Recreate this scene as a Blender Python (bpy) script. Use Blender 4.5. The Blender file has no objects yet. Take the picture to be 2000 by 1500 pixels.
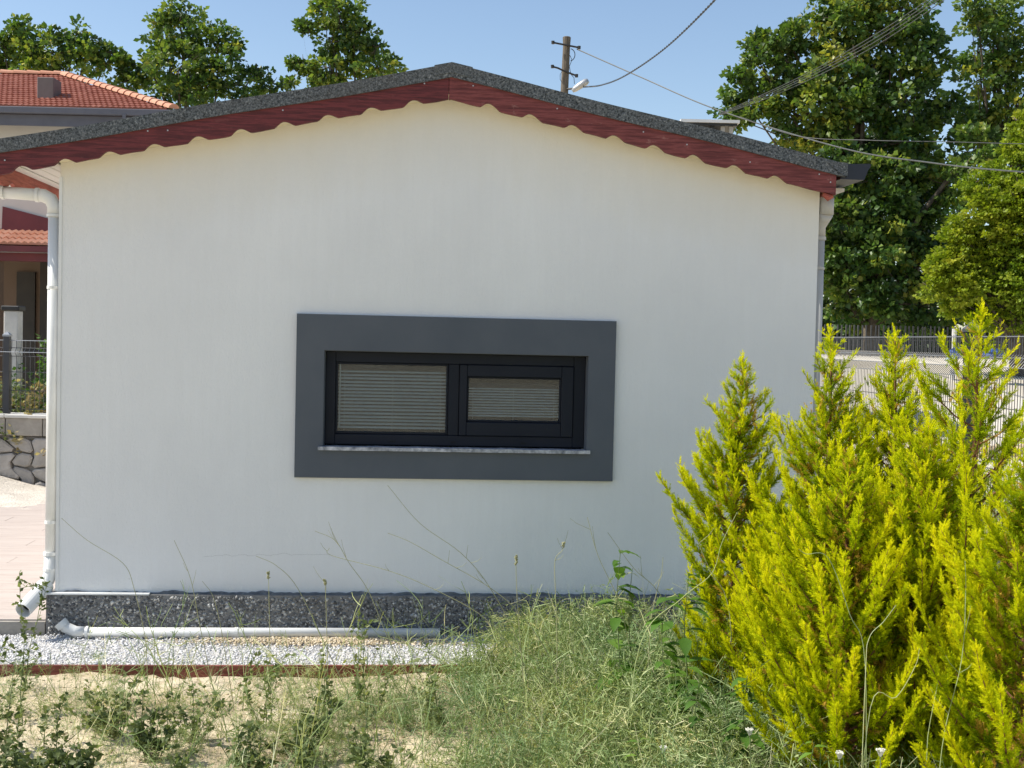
import bpy, math, random
import numpy as np
R = math.radians
rng = np.random.default_rng(7)
random.seed(7)
sc = bpy.context.scene
COL = sc.collection

# ------------------------------------------------------------------ camera
F_PX, PITCH, ROLL, EYE = 2400.0, R(2.0), R(1.3), 1.74
cFwd = np.array([0, math.cos(PITCH), -math.sin(PITCH)])
cUp0 = np.array([0, math.sin(PITCH), math.cos(PITCH)])
cRt0 = np.array([1.0, 0, 0])
cRt = math.cos(ROLL) * cRt0 + math.sin(ROLL) * cUp0
cUp = -math.sin(ROLL) * cRt0 + math.cos(ROLL) * cUp0
from mathutils import Matrix, Vector
cam_d = bpy.data.cameras.new('camera')
cam_d.sensor_width = 36; cam_d.lens = 36 * F_PX / 2000
cam_d.clip_start = 0.1; cam_d.clip_end = 2000
cam = bpy.data.objects.new('camera', cam_d)
cam.matrix_world = Matrix(((cRt[0], cUp[0], -cFwd[0], 0), (cRt[1], cUp[1], -cFwd[1], 0), (cRt[2], cUp[2], -cFwd[2], EYE), (0, 0, 0, 1)))
COL.objects.link(cam); sc.camera = cam

# ------------------------------------------------------------------ light
PSI = R(5.0); WALL_D = 7.27
U_ = np.array([math.cos(PSI), math.sin(PSI), 0]); N_ = np.array([-math.sin(PSI), math.cos(PSI), 0])
SUN_EL, SUN_BACK = R(49), R(2.2)
sdir = math.cos(SUN_EL) * (-U_ * math.cos(SUN_BACK) + N_ * math.sin(SUN_BACK)) + np.array([0, 0, math.sin(SUN_EL)])
sd = bpy.data.lights.new('sun', 'SUN'); sd.energy = 4.3; sd.angle = R(0.5); sd.color = (1.0, 0.95, 0.86)
so = bpy.data.objects.new('sun', sd); so.rotation_euler = Vector(sdir).to_track_quat('Z', 'Y').to_euler(); COL.objects.link(so)
w = bpy.data.worlds.new('World'); sc.world = w; w.use_nodes = True
nt = w.node_tree; bg = nt.nodes['Background']
sky = nt.nodes.new('ShaderNodeTexSky'); sky.sky_type = 'NISHITA'; sky.sun_disc = False
sky.sun_elevation = SUN_EL; sky.sun_rotation = math.atan2(sdir[0], sdir[1])
sky.air_density = 1.0; sky.dust_density = 0.6; sky.ozone_density = 1.0
nt.links.new(sky.outputs[0], bg.inputs[0]); bg.inputs[1].default_value = 0.115
vs = sc.view_settings; vs.view_transform = 'Standard'; vs.look = 'None'; vs.gamma = 1; vs.exposure = 0.52
sc.cycles.max_bounces = 6; sc.cycles.diffuse_bounces = 3; sc.cycles.glossy_bounces = 3; sc.cycles.transmission_bounces = 3; sc.cycles.transparent_max_bounces = 6
vs.use_curve_mapping = False

# ------------------------------------------------------------------ helpers
def at(px, py, d):                      # a point seen at a photo pixel, at forward distance d
    r = cRt * (px - 1000) / F_PX - cUp * (py - 750) / F_PX + cFwd
    return np.array([0, 0, EYE]) + r * d / r[1]

def hw(x, y, z):                        # house-local point -> world
    return U_ * x + N_ * (WALL_D + y) + np.array([0, 0, z])

class MB:
    """collects geometry for one mesh"""
    def __init__(s): s.v = []; s.f = []
    def add(s, vs_, fs_):
        o = len(s.v); s.v += [tuple(map(float, p)) for p in vs_]; s.f += [tuple(i + o for i in f) for f in fs_]; return s
    def box(s, x0, x1, y0, y1, z0, z1):
        return s.add([(x0,y0,z0),(x1,y0,z0),(x1,y1,z0),(x0,y1,z0),(x0,y0,z1),(x1,y0,z1),(x1,y1,z1),(x0,y1,z1)],
                     [(0,3,2,1),(4,5,6,7),(0,1,5,4),(1,2,6,5),(2,3,7,6),(3,0,4,7)])
    def tube(s, pts, rad, n=8, caps=True):
        pts = [np.array(p, float) for p in pts]
        if not hasattr(rad, '__len__'): rad = [rad] * len(pts)
        V = []; Fc = []
        t0 = pts[1] - pts[0]; a = np.array([0, 0, 1.0]) if abs(t0[2]) < 0.9 * np.linalg.norm(t0) else np.array([1.0, 0, 0])
        for i, p in enumerate(pts):
            t = pts[min(i + 1, len(pts) - 1)] - pts[max(i - 1, 0)]; t = t / (np.linalg.norm(t) + 1e-9)
            e1 = np.cross(t, a); e1 /= np.linalg.norm(e1) + 1e-9; a = np.cross(e1, t); e2 = a
            for k in range(n):
                q = 2 * math.pi * k / n; V.append(p + rad[i] * (math.cos(q) * e1 + math.sin(q) * e2))
        for i in range(len(pts) - 1):
            for k in range(n):
                Fc.append((i*n+k, i*n+(k+1)%n, (i+1)*n+(k+1)%n, (i+1)*n+k))
        if caps:
            Fc.append(tuple(range(n - 1, -1, -1))); Fc.append(tuple((len(pts)-1)*n + k for k in range(n)))
        return s.add(V, Fc)
    def prism(s, poly, d0, d1, axis='y'):   # polygon in (x,z) pushed along y
        n = len(poly)
        V = [(x, d0, z) for x, z in poly] + [(x, d1, z) for x, z in poly]
        Fc = [tuple(range(n)), tuple(range(2*n-1, n-1, -1))] + [(i, i+n, (i+1) % n + n, (i+1) % n) for i in range(n)]
        return s.add(V, Fc)
    def build(s, name, mat, parent=None, smooth=False, bevel=0.0):
        m = bpy.data.meshes.new(name); m.from_pydata(s.v, [], s.f); m.validate(); m.update()
        import bmesh
        bm = bmesh.new(); bm.from_mesh(m); bmesh.ops.recalc_face_normals(bm, faces=bm.faces)
        if bevel:
            bmesh.ops.bevel(bm, geom=bm.edges[:], offset=bevel, segments=1, affect='EDGES', clamp_overlap=True)
        bm.to_mesh(m); bm.free()
        if smooth: m.shade_smooth()
        m.materials.append(mat)
        o = bpy.data.objects.new(name, m); COL.objects.link(o)
        if parent is not None: o.parent = parent
        return o

def np_mesh(name, V, Fc, mat, parent=None, tint=None):
    V = np.asarray(V, np.float32); Fc = np.asarray(Fc, np.int32); k = Fc.shape[1]
    m = bpy.data.meshes.new(name)
    m.vertices.add(len(V)); m.vertices.foreach_set('co', V.ravel())
    m.loops.add(Fc.size); m.loops.foreach_set('vertex_index', Fc.ravel())
    m.polygons.add(len(Fc)); m.polygons.foreach_set('loop_start', np.arange(0, Fc.size, k, dtype=np.int32))
    if tint is not None:
        a = m.attributes.new('tint', 'FLOAT', 'FACE'); a.data.foreach_set('value', np.asarray(tint, np.float32))
    m.update(calc_edges=True)
    m.materials.append(mat)
    o = bpy.data.objects.new(name, m); COL.objects.link(o)
    if parent is not None: o.parent = parent
    return o

def tag(o, label=None, cat=None, group=None, kind=None):
    if label: o['label'] = label
    if cat: o['category'] = cat
    if group: o['group'] = group
    if kind: o['kind'] = kind
    return o

def thing(name, label, cat, loc=(0, 0, 0), rz=0, group=None):
    o = bpy.data.objects.new(name, None); o.empty_display_size = 0.1; COL.objects.link(o)
    o.location = [float(a) for a in loc]; o.rotation_euler = (0, 0, rz); return tag(o, label, cat, group)

def inst(mesh, name, mat_loc, parent, rot=(0, 0, 0), scale=(1, 1, 1)):
    o = bpy.data.objects.new(name, mesh); COL.objects.link(o); o.parent = parent
    o.location = [float(a) for a in mat_loc]; o.rotation_euler = rot; o.scale = scale; return o

# ------------------------------------------------------------------ materials
class NT:
    def __init__(s, name):
        s.m = bpy.data.materials.new(name); s.m.use_nodes = True; s.t = s.m.node_tree; s.b = s.t.nodes['Principled BSDF']
        s.out = s.t.nodes['Material Output']
    def n(s, typ, **kw):
        x = s.t.nodes.new(typ)
        for k, v in kw.items():
            if k.startswith('_'): setattr(x, k[1:], v)
            else: x.inputs[k.replace('_', ' ')].default_value = v
        return x
    def l(s, a, b): s.t.links.new(a, b)
    def coord(s, scale=(1, 1, 1), kind='Object'):
        c = s.n('ShaderNodeTexCoord'); mp = s.n('ShaderNodeMapping'); mp.inputs['Scale'].default_value = scale
        s.l(c.outputs[kind], mp.inputs[0]); return mp.outputs[0]
    def ramp(s, fac, stops, interp='LINEAR'):
        r = s.n('ShaderNodeValToRGB'); r.color_ramp.interpolation = interp; e = r.color_ramp.elements
        while len(e) < len(stops): e.new(0.5)
        for k, (p, c) in enumerate(stops):
            e[k].position = p; e[k].color = (*c, 1) if len(c) == 3 else c
        s.l(fac, r.inputs[0]); return r.outputs[0]
    def mix(s, fac, a, b, mode='MIX'):
        x = s.n('ShaderNodeMix', _data_type='RGBA', _blend_type=mode)
        for sock, v in ((x.inputs[0], fac), (x.inputs[6], a), (x.inputs[7], b)):
            if hasattr(v, 'is_linked') or hasattr(v, 'links'): s.l(v, sock)
            else: sock.default_value = v if not isinstance(v, tuple) else ((*v, 1) if len(v) == 3 else v)
        return x.outputs[2]
    def noise(s, vec, scale, detail=4, rough=0.55):
        x = s.n('ShaderNodeTexNoise'); x.inputs['Scale'].default_value = scale; x.inputs['Detail'].default_value = detail
        x.inputs['Roughness'].default_value = rough; s.l(vec, x.inputs['Vector']); return x.outputs[0]
    def bump(s, h, strength=0.3, dist=0.01):
        b = s.n('ShaderNodeBump'); b.inputs['Strength'].default_value = strength; b.inputs['Distance'].default_value = dist
        s.l(h, b.inputs['Height']); s.l(b.outputs[0], s.b.inputs['Normal'])
    def base(s, c): 
        if isinstance(c, tuple): s.b.inputs['Base Color'].default_value = (*c, 1)
        else: s.l(c, s.b.inputs['Base Color'])
    def rough(s, v, metal=0, spec=0.5):
        s.b.inputs['Roughness'].default_value = v; s.b.inputs['Metallic'].default_value = metal
        s.b.inputs['Specular IOR Level'].default_value = spec

def simple(name, c0, c1, scale=6, rough=0.6, bump=0.15, dist=0.004, bscale=60, spec=0.4, metal=0, stretch=(1, 1, 1)):
    M = NT(name); v = M.coord(stretch); M.base(M.ramp(M.noise(v, scale), [(0.3, c0), (0.7, c1)]))
    M.bump(M.noise(v, bscale), bump, dist); M.rough(rough, metal, spec); return M.m

def leafmat(name, stops, trans=0.35, rough=0.55, spec=0.3, obj_noise=0.0):
    M = NT(name); a = M.n('ShaderNodeAttribute', _attribute_name='tint')
    col = M.ramp(a.outputs['Fac'], stops)
    if obj_noise:
        v = M.coord(); n = M.noise(v, obj_noise, 2)
        col = M.mix(M.ramp(n, [(0.35, (0, 0, 0)), (0.65, (0.6, 0.6, 0.6))]), col, M.mix(1.0, col, (1.5, 1.15, 0.75), 'MULTIPLY'))
    M.base(col); M.rough(rough, 0, spec)
    tr = M.n('ShaderNodeBsdfTranslucent'); M.l(M.mix(1.0, col, (1.5, 1.5, 0.8), 'MULTIPLY'), tr.inputs['Color'])
    mx = M.n('ShaderNodeMixShader'); mx.inputs[0].default_value = trans
    M.l(M.b.outputs[0], mx.inputs[1]); M.l(tr.outputs[0], mx.inputs[2]); M.l(mx.outputs[0], M.out.inputs[0])
    return M.m

# stucco
M = NT('stucco'); v = M.coord()
big = M.noise(v, 0.9, 3); vs_ = M.coord((9, 9, 0.8)); st = M.noise(vs_, 3, 5)
c = M.mix(M.ramp(big, [(0.35, (0, 0, 0)), (0.65, (1, 1, 1))]), (0.755, 0.758, 0.755), (0.825, 0.828, 0.82))
c = M.mix(M.ramp(st, [(0.3, (0, 0, 0)), (0.75, (0.28, 0.28, 0.28))]), c, (0.72, 0.715, 0.70))
sp = M.n('ShaderNodeTexVoronoi'); sp.inputs['Scale'].default_value = 3.1; M.l(v, sp.inputs[0])
c = M.mix(M.ramp(sp.outputs['Distance'], [(0.0, (0.75, 0.75, 0.75)), (0.012, (0.5, 0.5, 0.5)), (0.02, (0, 0, 0))]), c, (0.3, 0.29, 0.27))
# dust band near the foot, warm bounce light painted into the colour under the eaves
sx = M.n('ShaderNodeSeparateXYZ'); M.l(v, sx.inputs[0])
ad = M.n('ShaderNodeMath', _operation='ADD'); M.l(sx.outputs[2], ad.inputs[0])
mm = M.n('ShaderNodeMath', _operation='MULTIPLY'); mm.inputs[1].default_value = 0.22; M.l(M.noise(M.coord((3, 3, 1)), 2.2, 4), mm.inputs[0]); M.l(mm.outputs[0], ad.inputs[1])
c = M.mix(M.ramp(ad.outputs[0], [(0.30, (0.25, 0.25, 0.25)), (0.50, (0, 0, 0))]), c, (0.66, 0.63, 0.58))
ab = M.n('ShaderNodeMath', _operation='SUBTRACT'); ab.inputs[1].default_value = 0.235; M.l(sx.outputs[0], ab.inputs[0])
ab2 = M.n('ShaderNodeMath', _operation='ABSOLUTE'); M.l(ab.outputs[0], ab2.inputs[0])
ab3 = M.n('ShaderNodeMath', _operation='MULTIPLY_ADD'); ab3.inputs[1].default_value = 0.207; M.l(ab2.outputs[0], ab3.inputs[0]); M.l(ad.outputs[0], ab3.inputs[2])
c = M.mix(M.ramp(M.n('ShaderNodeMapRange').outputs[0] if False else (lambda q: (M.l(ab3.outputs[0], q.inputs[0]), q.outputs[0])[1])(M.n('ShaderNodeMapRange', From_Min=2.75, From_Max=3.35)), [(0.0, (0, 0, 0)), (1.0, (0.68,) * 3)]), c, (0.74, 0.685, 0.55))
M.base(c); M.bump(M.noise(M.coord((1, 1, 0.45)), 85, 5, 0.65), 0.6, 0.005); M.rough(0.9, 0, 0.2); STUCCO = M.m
# soffit / eave band cream
CREAM = simple('cream_paint', (0.72, 0.63, 0.45), (0.80, 0.72, 0.54), 5, 0.85, 0.3, 0.003)
PVC = simple('white_pvc', (0.70, 0.70, 0.67), (0.80, 0.80, 0.78), 4, 0.35, 0.05, 0.002)
SOFFIT = simple('white_soffit_plastic', (0.74, 0.70, 0.63), (0.82, 0.79, 0.73), 3, 0.5, 0.05, 0.002)
PVCG = simple('shaded_white_pvc', (0.42, 0.41, 0.39), (0.52, 0.51, 0.485), 4, 0.6, 0.08, 0.002)  # right downpipe: white plastic greyed, its shade put into the colour
DARKBAND = simple('slate_grey_paint', (0.082, 0.094, 0.113), (0.102, 0.114, 0.132), 2.5, 0.75, 0.35, 0.002, 120)
FRAME = simple('anthracite_window_profile', (0.011, 0.014, 0.022), (0.016, 0.019, 0.028), 3, 0.5, 0.05, 0.001, 80, 0.18)
GUTTER = simple('anthracite_gutter', (0.014, 0.018, 0.030), (0.022, 0.026, 0.038), 3, 0.4, 0.05, 0.001)
MARBLE = simple('weathered_marble', (0.14, 0.15, 0.18), (0.62, 0.62, 0.65), 30, 0.5, 0.4, 0.003, 60)
BLACKHOLE = simple('dark_interior', (0.012, 0.012, 0.012), (0.02, 0.02, 0.02), 3, 0.9)
SLAT = simple('aluminium_blind', (0.44, 0.50, 0.54), (0.52, 0.58, 0.61), 4, 0.45, 0.05, 0.001)
# red painted wood
def wood(name, ca, cb, cw, worn, stretch):
    M = NT(name); v = M.coord(stretch); g = M.noise(v, 7, 6, 0.65)
    col = M.ramp(g, [(0.32, tuple(0.6 * a for a in ca)), (0.47, ca), (0.56, cb), (0.68, tuple(0.8 * a for a in ca))])
    n2 = M.noise(M.coord((2.2, 2.2, 4)), 3.2, 6, 0.7)
    col = M.mix(M.ramp(n2, [(0.60, (0, 0, 0)), (0.72, (worn,) * 3)]), col, cw)
    vo = M.n('ShaderNodeTexVoronoi'); vo.inputs['Scale'].default_value = 1.9; M.l(M.coord((1, 0.05, 1.7)), vo.inputs[0])
    col = M.mix(M.ramp(vo.outputs['Distance'], [(0.0, (0.7,) * 3), (0.045, (0.35,) * 3), (0.06, (0, 0, 0))]), col, (0.10, 0.022, 0.022))
    M.base(col); M.bump(g, 0.7, 0.004); M.rough(0.6, 0, 0.35); return M.m
REDWOOD = wood('red_painted_wood', (0.105, 0.020, 0.022), (0.17, 0.032, 0.034), (0.22, 0.08, 0.07), 0.5, (0.6, 1, 9))
REDWOOD2 = wood('red_worn_wood', (0.15, 0.033, 0.032), (0.235, 0.06, 0.056), (0.34, 0.17, 0.145), 1.0, (0.6, 1, 9))
REDEAVE = wood('red_eave_wood', (0.36, 0.085, 0.06), (0.46, 0.13, 0.09), (0.42, 0.16, 0.12), 0.3, (1, 0.6, 9))  # brighter red for the eave boards, bounce light put into the colour
REDKERB = wood('red_kerb_paint', (0.16, 0.045, 0.032), (0.25, 0.08, 0.058), (0.32, 0.22, 0.15), 0.9, (0.5, 1, 5))
MAROON = simple('maroon_paint', (0.10, 0.018, 0.024), (0.14, 0.024, 0.03), 3, 0.5)
# granulated felt
M = NT('granulated_roof_felt'); v = M.coord(); n1 = M.noise(v, 95, 3, 0.75)
n0 = M.noise(v, 2.5, 3)
c = M.ramp(n1, [(0.36, (0.025, 0.03, 0.032)), (0.46, (0.095, 0.105, 0.112)), (0.6, (0.17, 0.183, 0.19)), (0.70, (0.36, 0.37, 0.37))])
c = M.mix(M.ramp(n0, [(0.4, (0, 0, 0)), (0.7, (0.4,) * 3)]), c, (0.11, 0.10, 0.09))
M.base(c); M.bump(n1, 0.8, 0.006); M.rough(0.95, 0, 0.2); FELT = M.m
# exposed pebble mortar
MORTAR = simple('dark_plinth_mortar', (0.14, 0.136, 0.13), (0.245, 0.24, 0.23), 14, 0.9, 0.6, 0.01, 70, 0.2)
CHIP = leafmat('plinth_stone_chip', [(0.0, (0.055, 0.055, 0.057)), (0.4, (0.17, 0.17, 0.168)), (0.75, (0.40, 0.39, 0.37)), (1.0, (0.70, 0.68, 0.63))], 0.0, 0.6, 0.4)
PEB = leafmat('pale_gravel_pebble', [(0.0, (0.36, 0.37, 0.40)), (0.3, (0.62, 0.62, 0.64)), (0.7, (0.78, 0.77, 0.75)), (1.0, (0.85, 0.82, 0.77))], 0.0, 0.75, 0.3)
GBED = simple('gravel_dust_bed', (0.45, 0.44, 0.43), (0.62, 0.60, 0.57), 30, 0.95, 0.5, 0.01)
# sandy soil
M = NT('sandy_soil'); v = M.coord(); n1 = M.noise(v, 1.4, 5, 0.6); n2 = M.noise(v, 14, 6, 0.65)
c = M.ramp(n1, [(0.3, (0.52, 0.41, 0.27)), (0.5, (0.62, 0.52, 0.36)), (0.72, (0.70, 0.61, 0.45))])
c = M.mix(M.ramp(n2, [(0.36, (0.6,) * 3), (0.5, (0, 0, 0))]), c, (0.34, 0.26, 0.15))
M.base(c); M.bump(n2, 0.9, 0.03); M.rough(0.95, 0, 0.15); SOIL = M.m
PALEGND = simple('pale_dirt_lot', (0.50, 0.445, 0.36), (0.66, 0.60, 0.50), 0.35, 0.95, 0.3, 0.02, 8, 0.15)
CLOD = leafmat('soil_clod', [(0.0, (0.42, 0.32, 0.19)), (0.6, (0.58, 0.47, 0.31)), (1.0, (0.70, 0.62, 0.48))], 0, 0.95, 0.1)
SAND = simple('pale_building_sand', (0.52, 0.47, 0.40), (0.66, 0.60, 0.52), 7, 0.95, 0.8, 0.02, 40, 0.15)
M = NT('travertine_paving'); v = M.coord((0.7, 9, 1)); n1 = M.noise(v, 2.2, 6, 0.6)
M.base(M.ramp(n1, [(0.3, (0.36, 0.29, 0.25)), (0.45, (0.46, 0.39, 0.345)), (0.7, (0.52, 0.45, 0.40))])); M.bump(n1, 0.2, 0.003); M.rough(0.6, 0, 0.4); PAVE = M.m
CONC = simple('grey_concrete', (0.26, 0.24, 0.21), (0.38, 0.35, 0.31), 9, 0.9, 0.5, 0.006, 50, 0.2)
CONCW = simple('pale_concrete', (0.50, 0.49, 0.46), (0.62, 0.60, 0.56), 9, 0.9, 0.5, 0.006, 50, 0.2)
STONE = simple('grey_wall_stone', (0.28, 0.26, 0.235), (0.42, 0.39, 0.36), 5, 0.9, 0.8, 0.012, 30, 0.2)
JOINT = simple('dark_wall_joint', (0.20, 0.185, 0.17), (0.28, 0.26, 0.24), 12, 0.95, 0.4)
def tilemat(name, a, b, c_):
    M = NT(name); oi = M.n('ShaderNodeObjectInfo'); v = M.coord()
    col = M.mix(0.35, M.ramp(oi.outputs['Random'], [(0, a), (0.5, b), (1, c_)]), M.ramp(M.noise(v, 9, 5), [(0.3, a), (0.7, c_)]))
    M.base(col); M.bump(M.noise(v, 60), 0.2, 0.004); M.rough(0.8, 0, 0.3); return M.m
TILE = tilemat('terracotta_tile', (0.27, 0.085, 0.055), (0.33, 0.115, 0.075), (0.40, 0.155, 0.105))
RIDGE = tilemat('pale_terracotta_ridge', (0.50, 0.22, 0.13), (0.56, 0.27, 0.17), (0.62, 0.33, 0.22))
GREYMET = simple('grey_eave_metal', (0.085, 0.085, 0.105), (0.11, 0.11, 0.13), 4, 0.5)
NWALL = simple('cream_house_wall', (0.50, 0.475, 0.44), (0.58, 0.55, 0.50), 1.3, 0.9, 0.2)
TANW = simple('tan_porch_wall', (0.14, 0.10, 0.075), (0.18, 0.13, 0.10), 1.5, 0.9, 0.2)
DARKD = simple('dark_door', (0.02, 0.018, 0.016), (0.035, 0.03, 0.026), 3, 0.5)
WIRE = simple('grey_fence_wire', (0.035, 0.037, 0.042), (0.06, 0.062, 0.07), 3, 0.35, 0.05, 0.001, 60, 0.6)
WIREB = simple('galvanised_wire', (0.20, 0.22, 0.25), (0.30, 0.32, 0.35), 3, 0.35, 0.05, 0.001, 60, 0.6, 0.3)
POSTM = simple('anthracite_fence_post', (0.026, 0.028, 0.034), (0.042, 0.045, 0.052), 4, 0.45)
POLEW = simple('weathered_pole_wood', (0.10, 0.082, 0.062), (0.19, 0.16, 0.125), 14, 0.85, 0.8, 0.01, 50, 0.2, 0, (3, 3, 0.2))
BLACKM = simple('black_iron', (0.012, 0.012, 0.013), (0.03, 0.03, 0.03), 5, 0.5)
SILVER = simple('silver_lamp_housing', (0.40, 0.41, 0.42), (0.55, 0.55, 0.55), 5, 0.35, 0.05, 0.002, 60, 0.5, 0.4)
CABLE = simple('grey_cable_sheath', (0.055, 0.06, 0.058), (0.095, 0.10, 0.095), 10, 0.5)
CABLED = simple('dark_twisted_cable', (0.022, 0.026, 0.03), (0.05, 0.055, 0.06), 10, 0.5)
BARK = simple('tree_bark', (0.07, 0.055, 0.04), (0.16, 0.135, 0.10), 6, 0.9, 0.8, 0.02, 20, 0.1)
TWIG = simple('conifer_twig', (0.13, 0.055, 0.028), (0.24, 0.11, 0.05), 12, 0.8)
BLUE = simple('blue_tarpaulin', (0.02, 0.06, 0.22), (0.05, 0.13, 0.38), 5, 0.5, 0.6, 0.02, 9)
PALEBL = simple('pale_blue_plastic', (0.24, 0.34, 0.42), (0.36, 0.46, 0.54), 5, 0.6)
FLOWER = simple('white_petals', (0.66, 0.64, 0.54), (0.80, 0.78, 0.68), 30, 0.7)
SHEDW = simple('white_roof_sheet', (0.60, 0.60, 0.60), (0.70, 0.70, 0.70), 3, 0.6)
SHEDG = simple('grey_shed_wall', (0.30, 0.29, 0.27), (0.42, 0.40, 0.37), 3, 0.85)
# window glass: thin sheet, mirror-like at an angle, smudged
M = NT('window_glass'); M.t.nodes.remove(M.b)
gl = M.n('ShaderNodeBsdfGlossy'); gl.inputs['Roughness'].default_value = 0.03; gl.inputs['Color'].default_value = (0.9, 0.95, 1, 1)
tp = M.n('ShaderNodeBsdfTransparent'); tp.inputs[0].default_value = (0.88, 0.92, 0.92, 1)
df = M.n('ShaderNodeBsdfDiffuse'); df.inputs[0].default_value = (0.42, 0.43, 0.43, 1)
fr = M.n('ShaderNodeFresnel'); fr.inputs[0].default_value = 1.45
bp = M.n('ShaderNodeBump'); bp.inputs['Strength'].default_value = 0.25; bp.inputs['Distance'].default_value = 0.01
M.l(M.noise(M.coord(), 5, 2), bp.inputs['Height']); M.l(bp.outputs[0], gl.inputs['Normal'])
m1 = M.n('ShaderNodeMixShader'); ad_ = M.n('ShaderNodeMath', _operation='ADD'); ad_.inputs[1].default_value = 0.0
M.l(fr.outputs[0], ad_.inputs[0]); M.l(ad_.outputs[0], m1.inputs[0]); M.l(tp.outputs[0], m1.inputs[1]); M.l(gl.outputs[0], m1.inputs[2])
m2 = M.n('ShaderNodeMixShader'); vd = M.coord((1, 1, 2.5))
M.l(M.ramp(M.noise(vd, 9, 6, 0.7), [(0.55, (0.01,) * 3), (0.68, (0.08,) * 3), (0.78, (0.3,) * 3)]), m2.inputs[0]); M.l(m1.outputs[0], m2.inputs[1]); M.l(df.outputs[0], m2.inputs[2])
M.l(m2.outputs[0], M.out.inputs[0]); GLASS = M.m
# foliage
BROAD = leafmat('broad_leaf', [(0, (0.025, 0.06, 0.018)), (0.4, (0.065, 0.14, 0.03)), (0.75, (0.16, 0.245, 0.045)), (1, (0.32, 0.35, 0.06))], 0.36, 0.45, 0.5, 0.5)
LIGHTL = leafmat('light_green_leaf', [(0, (0.10, 0.17, 0.012)), (0.5, (0.19, 0.28, 0.018)), (1, (0.31, 0.37, 0.04))], 0.35, 0.5, 0.3, 0.6)
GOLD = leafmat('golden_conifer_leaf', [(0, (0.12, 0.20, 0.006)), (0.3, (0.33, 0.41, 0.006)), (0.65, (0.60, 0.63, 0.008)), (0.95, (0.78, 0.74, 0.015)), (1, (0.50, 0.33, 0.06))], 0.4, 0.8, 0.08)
WEED = leafmat('dry_weed_stem', [(0, (0.06, 0.12, 0.04)), (0.35, (0.18, 0.275, 0.11)), (0.7, (0.37, 0.46, 0.24)), (1, (0.62, 0.63, 0.42))], 0.2, 0.7, 0.2, 1.5)
DRYW = leafmat('straw_stem', [(0, (0.20, 0.22, 0.11)), (0.6, (0.40, 0.39, 0.22)), (1, (0.58, 0.54, 0.38))], 0.1, 0.7, 0.2)
GREENP = leafmat('fresh_weed_leaf', [(0, (0.055, 0.12, 0.02)), (0.5, (0.10, 0.21, 0.03)), (1, (0.20, 0.32, 0.05))], 0.35, 0.5, 0.3)
OLIVE = leafmat('olive_weed_leaf', [(0, (0.07, 0.10, 0.035)), (0.5, (0.18, 0.225, 0.085)), (1, (0.36, 0.37, 0.17))], 0.3, 0.6, 0.3)

# ------------------------------------------------------------------ ground
def ss(a, b, x): t = np.clip((x - a) / (b - a), 0, 1); return t * t * (3 - 2 * t)
def gz(x, y):                                         # terrain height
    x = np.asarray(x, float); y = np.asarray(y, float)
    z = -0.065 + 0 * x
    z = z + 1.62 * np.clip((y - 15) / 15, 0, 1.0) * ss(2.0, 4.5, x)
    near = np.exp(-((y - 4.5) / 4) ** 2)
    z = z + near * (0.018 * np.sin(x * 3.1 + y * 2.3) + 0.012 * np.sin(x * 7.3 - y * 5.1) + 0.008 * np.sin(x * 17 + y * 13))
    # a step down to the gravel bed / paving: keep the soil below them
    v = -math.sin(PSI) * x + math.cos(PSI) * y - WALL_D
    z = np.where((v > -0.95) & (v < 8) & (x < 4), -0.050 + 0.6 * (z + 0.065) * (v < -.74), z)
    return z
def grid(x0, x1, nx, y0, y1, ny, dz=0):
    xs = np.linspace(x0, x1, nx); ys = np.linspace(y0, y1, ny); X, Y = np.meshgrid(xs, ys)
    Z = gz(X, Y) + dz; V = np.stack([X, Y, Z], -1).reshape(-1, 3)
    i = np.arange(ny - 1)[:, None] * nx + np.arange(nx - 1)[None]; i = i.ravel()
    return V, np.stack([i, i + 1, i + 1 + nx, i + nx], -1)
def lerp_axis(parts):
    return np.unique(np.concatenate([np.linspace(*p) for p in parts]))
xs = lerp_axis([(-600, -20, 12), (-20, -4, 20), (-4, 4, 160), (4, 20, 34), (20, 600, 12)])
ys = lerp_axis([(-600, -6, 10), (-6, 2, 12), (2, 7, 110), (7, 34, 60), (34, 900, 14)])
X, Y = np.meshgrid(xs, ys); Z = gz(X, Y); nx = len(xs)
nearm = (np.abs(X) < 4) & (Y > 2) & (Y < 6.4)
Z = Z + nearm * rng.normal(0, 0.005, Z.shape)
i = (np.arange(len(ys) - 1)[:, None] * nx + np.arange(nx - 1)[None]).ravel()
g = np_mesh('ground', np.stack([X, Y, Z], -1).reshape(-1, 3), np.stack([i, i + 1, i + 1 + nx, i + nx], -1), SOIL)
g.data.shade_smooth(); tag(g, kind='structure')
# pale dirt lot right of the house, beyond the fence
V, Fc = grid(4.3, 40, 30, 13.2, 33, 50, 0.006); V[:, 0] = V[:, 0]
lot = np_mesh('dirt_lot', V, Fc, PALEGND); tag(lot, kind='structure')

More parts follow.
